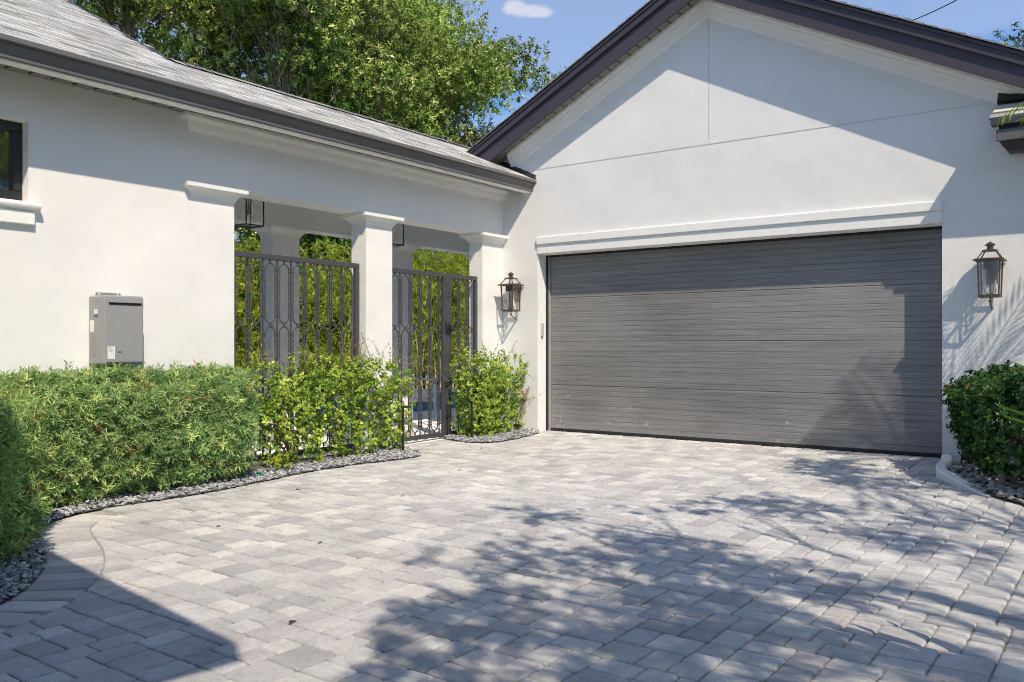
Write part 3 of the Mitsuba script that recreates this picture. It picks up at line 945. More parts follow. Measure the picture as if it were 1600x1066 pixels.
def stadium(yc, z0, z1, rx=0.061):
    th = np.linspace(0, np.pi, 9)
    up = [(GX, yc + rx * math.cos(a), z1 - rx + rx * math.sin(a)) for a in th]
    dn = [(GX, yc - rx * math.cos(a), z0 + rx - rx * math.sin(a)) for a in th]
    return up + dn


def fill(par, y0, y1, pitch, phase):
    """Ovals in three rows with a straight bar between neighbours; the small ties and collars are one part."""
    ycs = np.arange(y0 + phase, y1 - 0.045, pitch)
    bars = [y for y in np.r_[ycs[0] - pitch / 2, ycs + pitch / 2] if y0 + 0.03 < y < y1 - 0.03]
    ties, col = MB(), MB()
    for yc in ycs:
        for z0, z1 in ROWS:
            obj('oval', MB().tube(stadium(yc, z0, z1), 0.0078, 6, closed=True), IRON, par, smooth=40)
        for z in (0.695, 1.354):
            ties.lathe([(0.0, z - .02), (.012, z - .012), (.014, z), (.012, z + .012), (.0, z + .02)], GX, yc, 6)
        ties.tube([(GX, yc, 1.985), (GX, yc, 2.02)], .010, 6)
        ties.tube([(GX, yc, 0.085), (GX, yc, 0.05)], .010, 6)
    for yb in bars:
        obj('bar', MB().box(GX - .0062, GX + .0062, yb - .0062, yb + .0062, 0.04, 2.02), IRON, par)
        for z0, z1 in ROWS:
            for z in (z0 + .075, z1 - .075):
                col.cbox(GX - .010, GX + .010, yb - .033, yb + .033, z - .006, z + .006, .002)
    obj('ties', ties, IRON, par, smooth=40, kind='stuff')
    obj('collars', col, IRON, par, kind='stuff')


t = thing('iron_gate', 'first iron gate panel with oval bars between the solid wall and middle column', 'gate')
m = MB().cbox(GX - .022, GX + .022, -4.32, -2.60, 2.018, 2.072, .004)
m.cbox(GX - .022, GX + .022, -4.32, -2.60, -0.012, 0.042, .004)
m.cbox(GX - .022, GX + .022, -2.66, -2.60, -0.06, 2.0179, .004)
m.cbox(GX - .022, GX + .022, -4.319, -4.285, -0.06, 2.0178, .004)
obj('frame', m, IRON, t)
fill(t, -4.285, -2.66, 0.1772, 0.110)
for nm, ya, yb, ph, lab in (('a', -2.135, -1.075, 0.150, 'left leaf'), ('b', -1.072, -0.462, 0.10, 'right leaf')):
    if nm == 'a':
        t2 = thing('double_gate', 'double iron gate with oval bars and lock between the middle and corner columns', 'gate')
    lk = obj('leaf', MB().cbox(GX - .022, GX + .022, ya, yb, 2.012, 2.066, .004).cbox(GX - .022, GX + .022, ya, yb, -0.008, 0.046, .004).cbox(GX - .024, GX + .024, ya, ya + .040 + (.03 if nm == 'b' else 0), 0.0461, 2.0119, .004).cbox(GX - .024, GX + .024, yb - .045 - (.03 if nm == 'a' else 0), yb, 0.0461, 2.0118, .004), IRON, t2)
    fill(lk, ya + .04 + (.03 if nm == 'b' else 0), yb - .045 - (.03 if nm == 'a' else 0), 0.1772, 0.085)
m = MB().cbox(GX + .023, GX + .05, -1.115, -1.04, 1.30, 1.44, .006)
m.lathe([(.0, 1.325), (.030, 1.335), (.036, 1.36), (.030, 1.39), (.0, 1.40)], GX + .075, -1.05, 10)
m.tube([(GX + .05, -1.08, 1.37), (GX + .085, -1.06, 1.375), (GX + .09, -0.98, 1.375)], .011, 6)
obj('lock', m, BLACK, t2, smooth=40)
for z in (0.5, 1.28, 1.86):
    obj('hinge', MB().tube([(GX + .02, -2.14, z - .05), (GX + .02, -2.14, z + .05)], .016, 8), BLACK, t2)
obj('drop_rod', MB().tube([(GX + .035, -1.09, 0.35), (GX + .035, -1.09, -0.03)], .009, 6).cbox(GX + .024, GX + .05, -1.11, -1.07, .22, .27, .003), BLACK, t2)
obj('foot_bolt', MB().lathe([(.0, 0.02), (.035, 0.02), (.04, .06), (.03, .1), (.0, .11)], GX + .05, -0.53, 8), BLACK, t2, smooth=40)


# post lights / stops by the gate
def stub_post(x, y, dy, label):
    t = thing('gate_stop_post', label, 'post', 'thin black posts beside the double gate')
    z = g(y)
    obj('post', MB().cbox(x - .011, x + .011, y - .011, y + .011, z - .05, z + .50, .002), BLACK, t)
    obj('arm', MB().cbox(x - .011, x + .011, min(y - .02, y + dy), max(y + .02, y + dy), z + .5, z + .522, .002), BLACK, t)


stub_post(0.40, -2.40, 0.12, 'thin black post with a short arm in front of the left gate leaf')
stub_post(0.33, -1.09, -0.12, 'thin black post with a short arm beside the bush right of the double gate')
# leaning weathered stakes by the jamb
t = thing('garden_stake', 'pair of weathered brown stakes leaning beside the bush left of the garage door', 'stake')
for k, dx in enumerate((0.0, 0.05)):
    obj('stake', MB().tube([(0.30 + dx, -0.16, -0.01), (0.43 + dx * 0.6, -0.035, 0.56 + 0.03 * k)], [.016, .014], 5), WOODGREY, t)
obj('tan_cap', MB().cbox(0.27, 0.42, -0.10, -0.05, 0.50, 0.555, .006), TAN, t)
obj('tie', MB().cbox(0.29, 0.40, -0.175, -0.125, 0.075, 0.10, .003), RUBBER, t)

# ------------------------------------------------------------------ water heater
t = thing('water_heater', 'grey tankless water heater cabinet mounted on the white wall above the hedge', 'water heater')
hx, y0, y1, z0, z1 = 0.255, -5.745, -5.400, 0.985, 1.558
obj('cabinet', MB().cbox(0.0, hx, y0, y1, z0, z1, 0.014), HEATER, t, smooth=20)
obj('front_cover', MB().cbox(hx - .001, hx + .008, y0 + .018, y1 - .016, z0 + .02, z1 - .03, 0.004), HEATER, t)
obj('vent_slot', MB().cbox(hx + .0075, hx + .012, y0 + .035, y1 - .03, z1 - .082, z1 - .062, 0.002), BLACK, t)
obj('vent_hood', MB().cbox(hx + .0075, hx + .024, y0 + .03, y1 - .025, z1 - .061, z1 - .052, 0.002), HEATER, t)
obj('side_cover', MB().cbox(0.02, 0.17, y1 - .001, y1 + .022, z0 + .03, z0 + .19, 0.012), HEATER, t)
obj('bracket', MB().cbox(0.002, 0.012, y0 + .06, y1 - .07, z1 + .004, z1 + .032, 0.002).cbox(0.002, 0.012, y0 + .09, y0 + .12, z1 - .01, z1 + .004, 0.001), LABELG, t)
obj('bracket_bolt', MB().tube([(0.012, y0 + .085, z1 + .018), (0.02, y0 + .085, z1 + .018)], .008, 6), LABELW, t)
obj('bracket_bolt', MB().tube([(0.012, y1 - .1, z1 + .018), (0.02, y1 - .1, z1 + .018)], .008, 6), LABELW, t)
obj('rating_label', MB().box(hx + .0082, hx + .0090, y0 + .022, y0 + .085, z0 + .05, z0 + .155), LABELW, t)
m = MB()
for k in range(6):
    m.box(hx + .0092, hx + .0096, y0 + .028, y0 + .075 - .006 * (k % 3), z0 + .147 - k * .008, z0 + .1495 - k * .008)
obj('label_print', m, LABELG, t, kind='stuff')
obj('badge', MB().box(hx + .0082, hx + .0095, y0 + .110, y0 + .140, z0 + .098, z0 + .112), LABELB, t)
obj('side_label', MB().box(0.095, 0.15, y0 - .0012, y0 - .0004, z1 - .155, z1 - .115), LABELW, t)
obj('side_label', MB().box(0.03, 0.095, y0 - .0012, y0 - .0004, z1 - .30, z1 - .205), LABELW, t)
obj('side_badge', MB().box(0.09, 0.155, y0 - .0012, y0 - .0004, z1 - .182, z1 - .158), LABELB, t)
m = MB()
for k in range(14):
    m.box(0.035, 0.16 - .02 * (k % 3), y0 - .0012, y0 - .0004, z1 - .325 - k * .014, z1 - .321 - k * .014)
obj('side_print', m, LABELG, t, kind='stuff')
for k, yy in enumerate((y0 + .09, y0 + .2, y1 - .06)):
    obj('pipe', MB().tube([(0.12, yy, z0 + .005), (0.12, yy, 0.2)], .014 + .004 * (k == 2), 8), COPPER, t)


# ------------------------------------------------------------------ foliage
def leaf_shape(L, w, bend=0.15, n=1):
    """A leaf along +x lying in xy with a mid-rib fold: 6 vertices, 4 triangles; or a 4-vertex diamond (n=0)."""
    if n == 0:
        return np.array([(0, 0, 0), (L * .5, -w / 2, w * .12), (L, 0, -bend * L), (L * .5, w / 2, w * .12)]), np.array([[0, 1, 2], [0, 2, 3]])
    v_ = np.array([(0, 0, 0), (L * .3, -w * .45, w * .13), (L * .7, -w * .42, w * .10 - bend * L * .4), (L, 0, -bend * L), (L * .7, w * .42, w * .10 - bend * L * .4), (L * .3, w * .45, w * .13)])
    return v_, np.array([[0, 1, 5], [1, 2, 4], [1, 4, 5], [2, 3, 4]])


def rot_to(axis, spin):
    """Rotation matrices taking local z to the axes, spun about it."""
    z = axis / np.linalg.norm(axis, axis=1, keepdims=True)
    ref = np.where(np.abs(z[:, 2:]) < 0.9, [[0, 0, 1.0]], [[1.0, 0, 0]])
    x = np.cross(ref, z)
    x /= np.linalg.norm(x, axis=1, keepdims=True)
    y_ = np.cross(z, x)
    c, s = np.cos(spin)[:, None], np.sin(spin)[:, None]
    return np.stack([c * x + s * y_, -s * x + c * y_, z], -1)


def sprig(r, n, L, w, length, tilt, shape=1, jit=0.25, bend=0.15):
    """Leaves set round a short stem along +z. Returns vertices, faces and a per-leaf index."""
    V, F, I = [], [], []
    k = 0
    for i in range(n):
        lv, lf = leaf_shape(L * r.uniform(.7, 1.15), w * r.uniform(.8, 1.2), bend, shape)
        a = i * 2.4 + r.normal(0, .3)
        e = tilt + r.normal(0, jit)
        ro = r.normal(0, .35)
        Rx = np.array([[1, 0, 0], [0, math.cos(ro), -math.sin(ro)], [0, math.sin(ro), math.cos(ro)]])
        Re = np.array([[math.cos(e), 0, -math.sin(e)], [0, 1, 0], [math.sin(e), 0, math.cos(e)]])
        Ra = np.array([[math.cos(a), -math.sin(a), 0], [math.sin(a), math.cos(a), 0], [0, 0, 1]])
        p = lv @ (Ra @ Re @ Rx).T + [0, 0, length * (i + .5) / n]
        V.append(p)
        F.append(lf + k)
        I.append(np.full(len(p), i))
        k += len(p)
    return np.vstack(V), np.vstack(F), np.concatenate(I)


def scatter(mb, sprigs, pos, axes, scale, cols, r, leafvar=0.18):
    """One sprig per position, vectorised per template; cols is one colour per sprig."""
    pick = r.integers(len(sprigs), size=len(pos))
    R = rot_to(axes, r.uniform(0, 6.28, len(pos)))
    for t_, (tv, tf, ti) in enumerate(sprigs):
        ids = np.where(pick == t_)[0]
        if not len(ids):
            continue
        V = np.einsum('nij,kj->nki', R[ids], tv) * np.asarray(scale)[ids][:, None, None] + pos[ids][:, None]
        k = len(tv)
        F = tf[None] + (np.arange(len(ids)) * k)[:, None, None]
        nl = ti.max() + 1
        lv_ = np.clip(1 + r.normal(0, leafvar, (len(ids), nl)), .45, 1.7)
        C = cols[ids][:, None, :] * lv_[:, ti][:, :, None]
        mb.add(V.reshape(-1, 3), F.reshape(-1, 3), np.clip(C.reshape(-1, 3), 0, 1))


def palette(r, n, a, b, extra=None, pe=0.0, gamma=1.0):
    t_ = r.uniform(0, 1, (n, 1)) ** gamma
    c = np.array(a) * (1 - t_) + np.array(b) * t_
    if extra is not None:
        k = r.uniform(0, 1, n) < pe
        c[k] = np.array(extra) * r.uniform(.8, 1.15, (k.sum(), 1))
    return c


def hedge(name, label, cat, path, half, z0f, ztop, n, seed, sprigs, ca, cb, cx_, pe, matn, sc=1.0, base_bare=0.12, group=None):
    """A clipped hedge along a path: a shell of sprigs with an uneven skin, plus stems inside."""
    r = RES(seed)
    t = thing(name, label, cat, group)
    p = np.array(path, float)
    seg = np.r_[0, np.cumsum(np.linalg.norm(np.diff(p, axis=0), axis=1))]

    def along(s):
        return np.column_stack([np.interp(s, seg, p[:, 0]), np.interp(s, seg, p[:, 1])])

    s = r.uniform(0, seg[-1], n)
    c = along(s)
    d = along(np.minimum(s + .02, seg[-1])) - along(np.maximum(s - .02, 0))
    d /= np.linalg.norm(d, axis=1, keepdims=True)
    nn = np.column_stack([d[:, 1], -d[:, 0]])
    # cross-section angle: right side, top, left side, pushed out to a rounded box
    u = r.uniform(-1, 1, n)
    H = ztop
    w_ = np.empty((n, 2))
    ax = np.empty((n, 2))
    top = r.uniform(0, 1, n) < (2 * half) / (2 * half + 2 * H)
    side = np.where(r.uniform(0, 1, n) < .68, 1, -1)
    depth = np.abs(r.normal(0, .055, n)) + np.where(r.uniform(0, 1, n) < .22, r.uniform(0, half, n), 0)
    hz = r.uniform(0, 1, n) ** .8 * H
    bump_ = meshkit.fbm(np.column_stack([s * 3.6 + 3 * seed, hz * 4.2, side * 5.0])) * .25
    taper = np.clip((hz / (base_bare + .22)), 0, 1)
    hw = half * (.55 + .45 * np.sqrt(taper))
    rnd = 1 - np.clip((hz - (H - .16)) / .16, 0, 1) ** 2 * .30
    w_[:, 0] = np.where(top, u * half * .85, side * (hw * rnd + bump_ - depth))
    w_[:, 1] = np.where(top, H + bump_ * .55 - depth * .8 - np.abs(u) ** 4 * .08, np.maximum(hz, r.uniform(.02, .12, n)))
    ax[:, 0] = np.where(top, u * .5, side) + r.normal(0, .35, n)
    ax[:, 1] = np.where(top, 1.2, .45) + r.normal(0, .35, n)
    pos = np.column_stack([c + nn * w_[:, :1], g(c[:, 1]) + z0f + w_[:, 1]])
    axes = np.column_stack([nn * ax[:, :1] + d * r.normal(0, .45, (n, 1)), ax[:, 1]])
    # stray shoots
    k = r.uniform(0, 1, n) < .015
    pos[k] += axes[k] / np.linalg.norm(axes[k], axis=1, keepdims=True) * .07
    # ends
    e = r.uniform(0, 1, n) < .07
    end = r.uniform(0, 1, n) < .5
    pe_ = along(np.where(end, 0.0, seg[-1]))
    dd = np.where(end[:, None], p[0] - p[1], p[-1] - p[-2])
    dd = dd / np.linalg.norm(dd, axis=1, keepdims=True)
    lat = np.column_stack([dd[:, 1], -dd[:, 0]])
    pos[e, :2] = (pe_ + dd * r.uniform(-.05, .05, (n, 1)) + lat * r.uniform(-half, half, (n, 1)))[e]
    axes[e, :2] = dd[e] + r.normal(0, .3, (e.sum(), 2))
    cols = palette(r, n, ca, cb, cx_, pe) * (.95 + .6 * meshkit.fbm(np.column_stack([s * 2.3, hz * 2.6, side * 3.0 + seed])))[:, None]
    old = r.uniform(0, 1, n) < .012
    cols[old] = np.array([.30, .17, .08])
    mb = MB()
    scatter(mb, sprigs, pos, axes, r.uniform(.6, 1.3, n) * sc, cols, r)
    obj('foliage', mb, matn, t)
    st = MB()
    for s_ in np.arange(.1, seg[-1], .22):
        b = along(np.array([s_ + r.normal(0, .04)]))[0]
        z = g(b[1]) + z0f
        for _ in range(4):
            o = r.normal(0, half * .45, 2)
            o2 = r.normal(0, half * .3, 2)
            st.tube([(b[0] + o2[0] * .2, b[1] + o2[1] * .2, z - .03), (b[0] + o[0] * .5, b[1] + o[1] * .5, z + H * .35), (b[0] + o[0] + o2[0], b[1] + o[1] + o2[1], z + H * .82)], [.011, .008, .003], 5)
    obj('stems', st, TWIG, t, smooth=60, kind='stuff')
    return t


r0 = RES(11)
pod = [sprig(r0, 18, .056, .0090, .075, .55, 0, .35, .12) for _ in range(6)]
hedge('podocarpus_hedge', 'clipped fine leaved green hedge along the white wall below the water heater', 'hedge',
      [(0.27, -8.2), (0.27, -6.2), (0.24, -5.2), (0.22, -4.58)], 0.26, 0.0, 0.88, 9800, 31, pod, (0.10, 0.20, 0.07), (0.34, 0.45, 0.19), (0.46, 0.54, 0.21), .2, LEAF, group=None)
hedge('podocarpus_hedge', 'fine leaved hedge at the left picture edge, nearest the camera', 'hedge',
      [(0.72, -6.95), (1.25, -7.22), (1.70, -7.42), (2.02, -7.72), (2.15, -8.3)], 0.26, 0.0, 0.88, 7600, 32, pod, (0.10, 0.20, 0.06), (0.34, 0.45, 0.16), (0.46, 0.54, 0.20), .2, LEAF)
lig = [sprig(r0, 9, .042, .025, .07, .45, 1, .4, .2) for _ in range(6)]
hedge('ligustrum_hedge', 'dark glossy rounded shrub in front of the wall right of the garage door', 'shrub',
      [(6.18, -0.36), (6.30, -0.85), (6.55, -1.25), (7.2, -1.6)], 0.42, 0.06, 0.78, 4300, 33, lig, (0.03, 0.075, 0.028), (0.075, 0.15, 0.05), (0.20, 0.31, 0.07), .07, LEAFGLOSS, 1.0, .25)
obj('trunk', MB().tube([(6.13, -1.42, -.06), (6.14, -1.38, .12), (6.2, -1.2, .34), (6.3, -1.0, .62)], [.034, .028, .022, .010], 8), BARK, 'ligustrum_hedge', smooth=60)


def bush(name, label, cat, blobs, n, seed, sprigs, ca, cb, cx_, pe, tendrils, stems, sc=1.0):
    """An airy climber: leaves over several overlapping blobs (cx, cy, cz, rx, ry, rz), with loose tendrils."""
    r = RES(seed)
    t = thing(name, label, cat)
    B = np.array(blobs, float)
    vol = np.prod(B[:, 3:], axis=1) ** .7
    pick = r.choice(len(B), n, p=vol / vol.sum())
    q = r.standard_normal((n, 3))
    q /= np.linalg.norm(q, axis=1, keepdims=True)
    rad = r.uniform(.45, 1.0, n) ** .6
    pos = B[pick, :3] + q * B[pick, 3:] * rad[:, None]
    pos += (meshkit.fbm(pos * 7.0)[:, None]) * q * .10
    pos[:, 2] = np.maximum(pos[:, 2], g(pos[:, 1]) + .04)
    pos[:, 0] = np.maximum(pos[:, 0], -.09 + r.uniform(0, .05, n))
    axes = q + r.normal(0, .35, (n, 3)) + [.15, -.1, .35]
    cols = palette(r, n, ca, cb, cx_, pe)
    mb = MB()
    scatter(mb, sprigs, pos, axes, r.uniform(.7, 1.2, n) * sc, cols, r)
    st = MB()
    for (a, dirn, L) in tendrils:
        a = np.array(a, float)
        dirn = np.array(dirn, float)
        pts = [a]
        for k in range(7):
            dirn = dirn + r.normal(0, .22, 3) + [0, 0, -.03]
            dirn /= np.linalg.norm(dirn)
            pts.append(pts[-1] + dirn * L / 7)
        pts = np.array(pts)
        pts[:, 0] = np.maximum(pts[:, 0], -.08)
        st.tube(pts, np.linspace(.0028, .0014, 8), 4)
        m_ = 5
        pp = np.array([pts[i] for i in np.linspace(2, 7, m_).astype(int)])
        scatter(mb, [s3 for s3 in tip], pp, np.tile(dirn, (m_, 1)) + r.normal(0, .5, (m_, 3)), np.full(m_, .8) * sc, palette(r, m_, (.26, .30, .05), (.42, .43, .12)), r)
    obj('foliage', mb, LEAF, t)
    for (a, b) in stems:
        a, b = np.array(a, float), np.array(b, float)
        for _ in range(5):
            mid = (a + b) / 2 + r.normal(0, .05, 3)
            e = b + r.normal(0, .09, 3)
            st.tube([a, mid, e], [.012, .008, .004], 5)
    obj('stems', st, TWIG, t, smooth=60, kind='stuff')


jas = [sprig(r0, 7, .043, .025, .075, .5, 1, .45, .18) for _ in range(6)]
tip = [sprig(r0, 4, .028, .014, .03, .8, 1, .3, .1) for _ in range(3)]
rt = RES(77)
T1 = [((rt.uniform(-.02, .22), y, rt.uniform(.84, .97)), (rt.normal(.1, .3), rt.normal(0, .5), 1), rt.uniform(.18, .42)) for y in np.linspace(-4.2, -2.2, 46)]
T1 += [((.18, -2.2, z), (rt.normal(.1, .3), 1, rt.normal(.25, .25)), rt.uniform(.25, .7)) for z in np.linspace(.55, 1.0, 9)]
bl = []
for y in np.linspace(-4.08, -2.28, 9):
    bl.append((.10 + rt.normal(0, .02), y + rt.normal(0, .03), .77 + rt.normal(0, .04), .19, .17, .17))
    bl.append((.11 + rt.normal(0, .02), y + rt.normal(0, .03), .56 + rt.normal(0, .05), .17, .15, .16))
for y, z in ((-4.05, .42), (-3.92, .2), (-3.7, .40), (-3.66, .18), (-3.55, .1), (-3.10, .33), (-2.98, .17), (-2.84, .10), (-3.28, .22), (-2.82, .36), (-2.40, .42), (-2.33, .20), (-2.28, .10), (-2.45, .14), (-3.85, .36), (-2.40, .30)):
    bl.append((.13, y, z, .14, .15, .15))
bush('jasmine_bush', 'sprawling yellow green climbing shrub across the foot of the first gate panel', 'shrub', bl, 1720, 41, jas, (0.13, 0.25, 0.04), (0.40, 0.52, 0.09), (0.48, 0.58, 0.12), .15, T1,
     [((.06, -3.62, -.08), (.1, -3.7, .55)), ((.06, -3.1, -.08), (.1, -3.0, .5)), ((.08, -2.36, -.07), (.1, -2.36, .6)), ((.07, -3.66, -.08), (.1, -4.0, .6))], 1.0)
T2 = [((rt.uniform(.05, .3), y, rt.uniform(.85, 1.0)), (rt.normal(.1, .4), rt.normal(0, .5), 1), rt.uniform(.12, .38)) for y in np.linspace(-1.15, -.08, 20)]
T2 += [((.35, -.12, z), (1, rt.normal(-.1, .2), rt.normal(.2, .35)), rt.uniform(.15, .36)) for z in np.linspace(.35, .95, 8)]
bl = []
for y in np.linspace(-.98, -.16, 5):
    for z, rr_ in ((.80, .17), (.55, .19), (.30, .19), (.12, .15)):
        bl.append((.16 + rt.normal(0, .03), y + rt.normal(0, .03) + (.10 if z < .5 and y < -.8 else 0), z + rt.normal(0, .03), .20, .17, rr_))
bush('jasmine_bush', 'rounded yellow green leafy shrub between the double gate and the garage door', 'shrub', bl, 1500, 42, jas, (0.13, 0.25, 0.04), (0.38, 0.50, 0.09), (0.47, 0.57, 0.12), .14, T2,
     [((.12, -.6, -.04), (.15, -.6, .5)), ((.12, -.4, -.03), (.15, -.35, .5))], 0.95)
# stray bright seedling and teal hose end in the gravel
thing('seedling', 'small bright green seedling in the grey chips at the foot of the first gate', 'plant')
mb = MB()
rs = RES(91)
n = 26
pos = np.column_stack([.42 + rs.normal(0, .05, n), -4.16 + rs.normal(0, .07, n), g(-4.16) + .03 + rs.uniform(0, .12, n)])
scatter(mb, jas, pos, rs.normal(0, .6, (n, 3)) + [0, 0, .8], np.full(n, .85), palette(rs, n, (.2, .28, .04), (.38, .42, .06)), rs)
obj('foliage', mb, LEAF, 'seedling')
obj('hose_end', MB().tube([(.44 + .03 * k * (1 if k < 4 else .6), -4.40 + .035 * math.sin(k * 1.3), g(-4.4) + .03 + .008 * (k % 2)) for k in range(6)], .013, 7), TEAL, smooth=60, label='short end of teal garden hose lying on the grey chips by the gate', cat='hose')


# ------------------------------------------------------------------ trees
def tree(name, label, base, top, clumps, leaves_per, lsize, seed, ca, cb, cx_, pe, group=None, trunk_r=.22, sc=1.0, fork=.45, limb=1.0):
    """clumps: (centre, radius). A trunk with limbs that run to the clumps."""
    r = RES(seed)
    t = thing(name, label, 'tree', group)
    base, top = np.array(base, float), np.array(top, float)
    k = np.linspace(0, 1, 8)
    spine = base + (top - base) * k[:, None] + np.column_stack([np.sin(k * 5 + seed) * .12, np.cos(k * 4 + seed) * .12, k * 0])
    tr = MB().tube(spine, trunk_r * (1 - .75 * k) + .02, 9)
    obj('trunk', tr, BARK, t, smooth=60)
    lm = MB()
    C = np.array([c for c, _ in clumps])
    for c, rad in clumps:
        h = np.clip((c[2] - base[2]) / (top[2] - base[2]) * .75 - .05, fork * .6, .97)
        i = h * 7
        s = spine[int(i)] * (1 - i % 1) + spine[min(int(i) + 1, 7)] * (i % 1)
        L = np.linalg.norm(c - s)
        m1 = s + (c - s) * .35 + np.array([0, 0, .10 * L]) + r.normal(0, .05 * L, 3)
        m2 = s + (c - s) * .7 + np.array([0, 0, .06 * L]) + r.normal(0, .05 * L, 3)
        e = c + r.normal(0, .2 * rad, 3)
        lm.tube([s, m1, m2, e], np.array([.05, .035, .022, .008]) * (trunk_r / .22) * (.6 + .4 * min(L, 4) / 3) * limb, 5)
        for _ in range(3):
            lm.tube([m2, (m2 + c) / 2 + r.normal(0, .2 * rad, 3), c + r.normal(0, .55 * rad, 3)], [.014, .009, .004], 4)
    obj('limbs', lm, BARK, t, smooth=60)
    sp = [sprig(r, 9, lsize, lsize * .48, lsize * 1.6, .35, 0, .5, .15) for _ in range(6)]
    P, A, Cc = [], [], []
    for c, rad in clumps:
        n = max(4, int(leaves_per * (rad / .8) ** 2 * r.uniform(.75, 1.25)))
        q = r.standard_normal((n, 3))
        q /= np.linalg.norm(q, axis=1, keepdims=True)
        P.append(c + q * rad * (r.uniform(.05, 1, n) ** .5)[:, None] * [1.0, 1.0, .72])
        A.append(q * .8 + r.normal(0, .35, (n, 3)) + [.2, -.12, .75])
        Cc.append(palette(r, n, ca, cb, cx_, pe) * r.uniform(.8, 1.2))
    P, A, Cc = np.vstack(P), np.vstack(A), np.vstack(Cc)
    mb = MB()
    scatter(mb, sp, P, A, r.uniform(.75, 1.25, len(P)) * sc, Cc, r, .22)
    obj('crown', mb, LEAF, t)


def crown(centre, radii, n, rad, seed, hollow=.35):
    r = RES(seed)
    q = r.standard_normal((n, 3))
    q /= np.linalg.norm(q, axis=1, keepdims=True)
    d = (hollow + (1 - hollow) * r.uniform(0, 1, n)) ** .8
    lump = 1 + .35 * (meshkit.fbm(q * 2.2 + seed))
    return [(np.array(centre) + q[i] * np.array(radii) * d[i] * lump[i], rad * r.uniform(.7, 1.25)) for i in range(n)]


oakA, oakB, oakX = (0.14, 0.24, 0.05), (0.46, 0.58, 0.17), (0.64, 0.67, 0.28)
og = 'trees behind the house wing'


def big_tree(px, py, depth, radii, n, rad, seed, label, lp, name='oak_tree', hollow=.35, tr=.22, ca=oakA, cb=oakB, ls=.105, dx=0.0, limb=1.0):
    c = at(px, py, depth)
    b = at(px + dx, py, depth)
    tree(name, label, (b[0], b[1], -.3), (c[0], c[1], c[2] + radii[2] * .6), crown(c, radii, n, rad, seed, hollow), lp, ls, seed, ca, cb, oakX, .12, None, tr, 1.0, .45, limb)


big_tree(594, 118, 24, (2.55, 2.6, 3.3), 100, .9, 51, 'dense rounded oak crown rising over the roof left of the garage gable', 100)
big_tree(455, 10, 20, (2.3, 2.3, 2.9), 56, .8, 52, 'open branched oak with visible grey trunk behind the middle of the roof', 92, dx=-10, tr=.10, limb=.55, hollow=.1)
big_tree(330, -5, 21, (2.1, 2.1, 2.7), 52, .8, 53, 'thin crowned oak with upright trunk behind the left roof slope', 84, dx=10, tr=.10, limb=.55, hollow=.1)
big_tree(190, -40, 19, (2.0, 2.0, 2.4), 46, .8, 54, 'leafy oak at the top left just above the roof peak', 90, tr=.10, limb=.55, hollow=.1)
big_tree(560, 150, 30, (5.5, 3.0, 3.2), 60, 1.1, 55, 'darker wide tree filling the gaps behind the other oaks', 70, hollow=.2, ls=.13, ca=(.08, .13, .03), cb=(.22, .28, .07))
big_tree(862, 170, 30, (.9, .9, 1.1), 14, .5, 56, 'small treetop peeking over the left slope of the garage gable', 40, tr=.1)
big_tree(1606, 92, 26, (.75, .75, 1.2), 16, .42, 57, 'small treetop at the right edge above the garage roof', 44, tr=.1, ca=(.03, .055, .02), cb=(.08, .12, .04))
# behind the breezeway
big_tree(430, 330, 24, (3.4, 2.4, 2.6), 60, .9, 58, 'dark green tree seen through the breezeway above the first gate panel', 60, hollow=.15, ca=(.03, .08, .02), cb=(.10, .19, .05), ls=.11)
big_tree(545, 340, 21, (2.0, 1.8, 2.2), 44, .8, 59, 'dark tree with pale trunk seen under the breezeway beam', 55, hollow=.15, ca=(.03, .08, .02), cb=(.11, .20, .05), ls=.11, dx=-42, tr=.2)
big_tree(700, 330, 24, (2.2, 2.0, 2.4), 40, .85, 60, 'olive green tree seen above the double gate', 50, hollow=.15, ca=(.06, .085, .02), cb=(.16, .17, .05), ls=.11)


def bamboo(cx, cy, label, seed, h=3.2, n=950, ca=(0.17, 0.27, 0.03), cb=(0.46, 0.52, 0.08)):
    r = RES(seed)
    t = thing('bamboo_clump', label, 'bamboo', 'bamboo clumps behind the gates')
    cn = MB()
    tops = []
    for _ in range(20):
        a = np.array([cx + r.normal(0, .25), cy + r.normal(0, .38), -.15])
        b = a + np.array([r.normal(0, .25), r.normal(0, .3), h * r.uniform(.75, 1.1)])
        cn.tube([a, (a + b) / 2 + r.normal(0, .05, 3), b], [.017, .014, .006], 6)
        tops.append((a, b))
    obj('canes', cn, CANE, t, smooth=60)
    sp = [sprig(r, 8, .13, .02, .16, .3, 0, .45, .35) for _ in range(5)]
    i = r.integers(len(tops), size=n)
    k = r.uniform(.26, 1.05, n) ** .8
    P = np.array([tops[q][0] + (tops[q][1] - tops[q][0]) * kk for q, kk in zip(i, k)]) + r.normal(0, .19, (n, 3))
    mb = MB()
    scatter(mb, sp, P, r.normal(0, .8, (n, 3)) + [.2, -.1, .1], r.uniform(.8, 1.25, n), palette(r, n, ca, cb), r)
    obj('foliage', mb, LEAF, t)


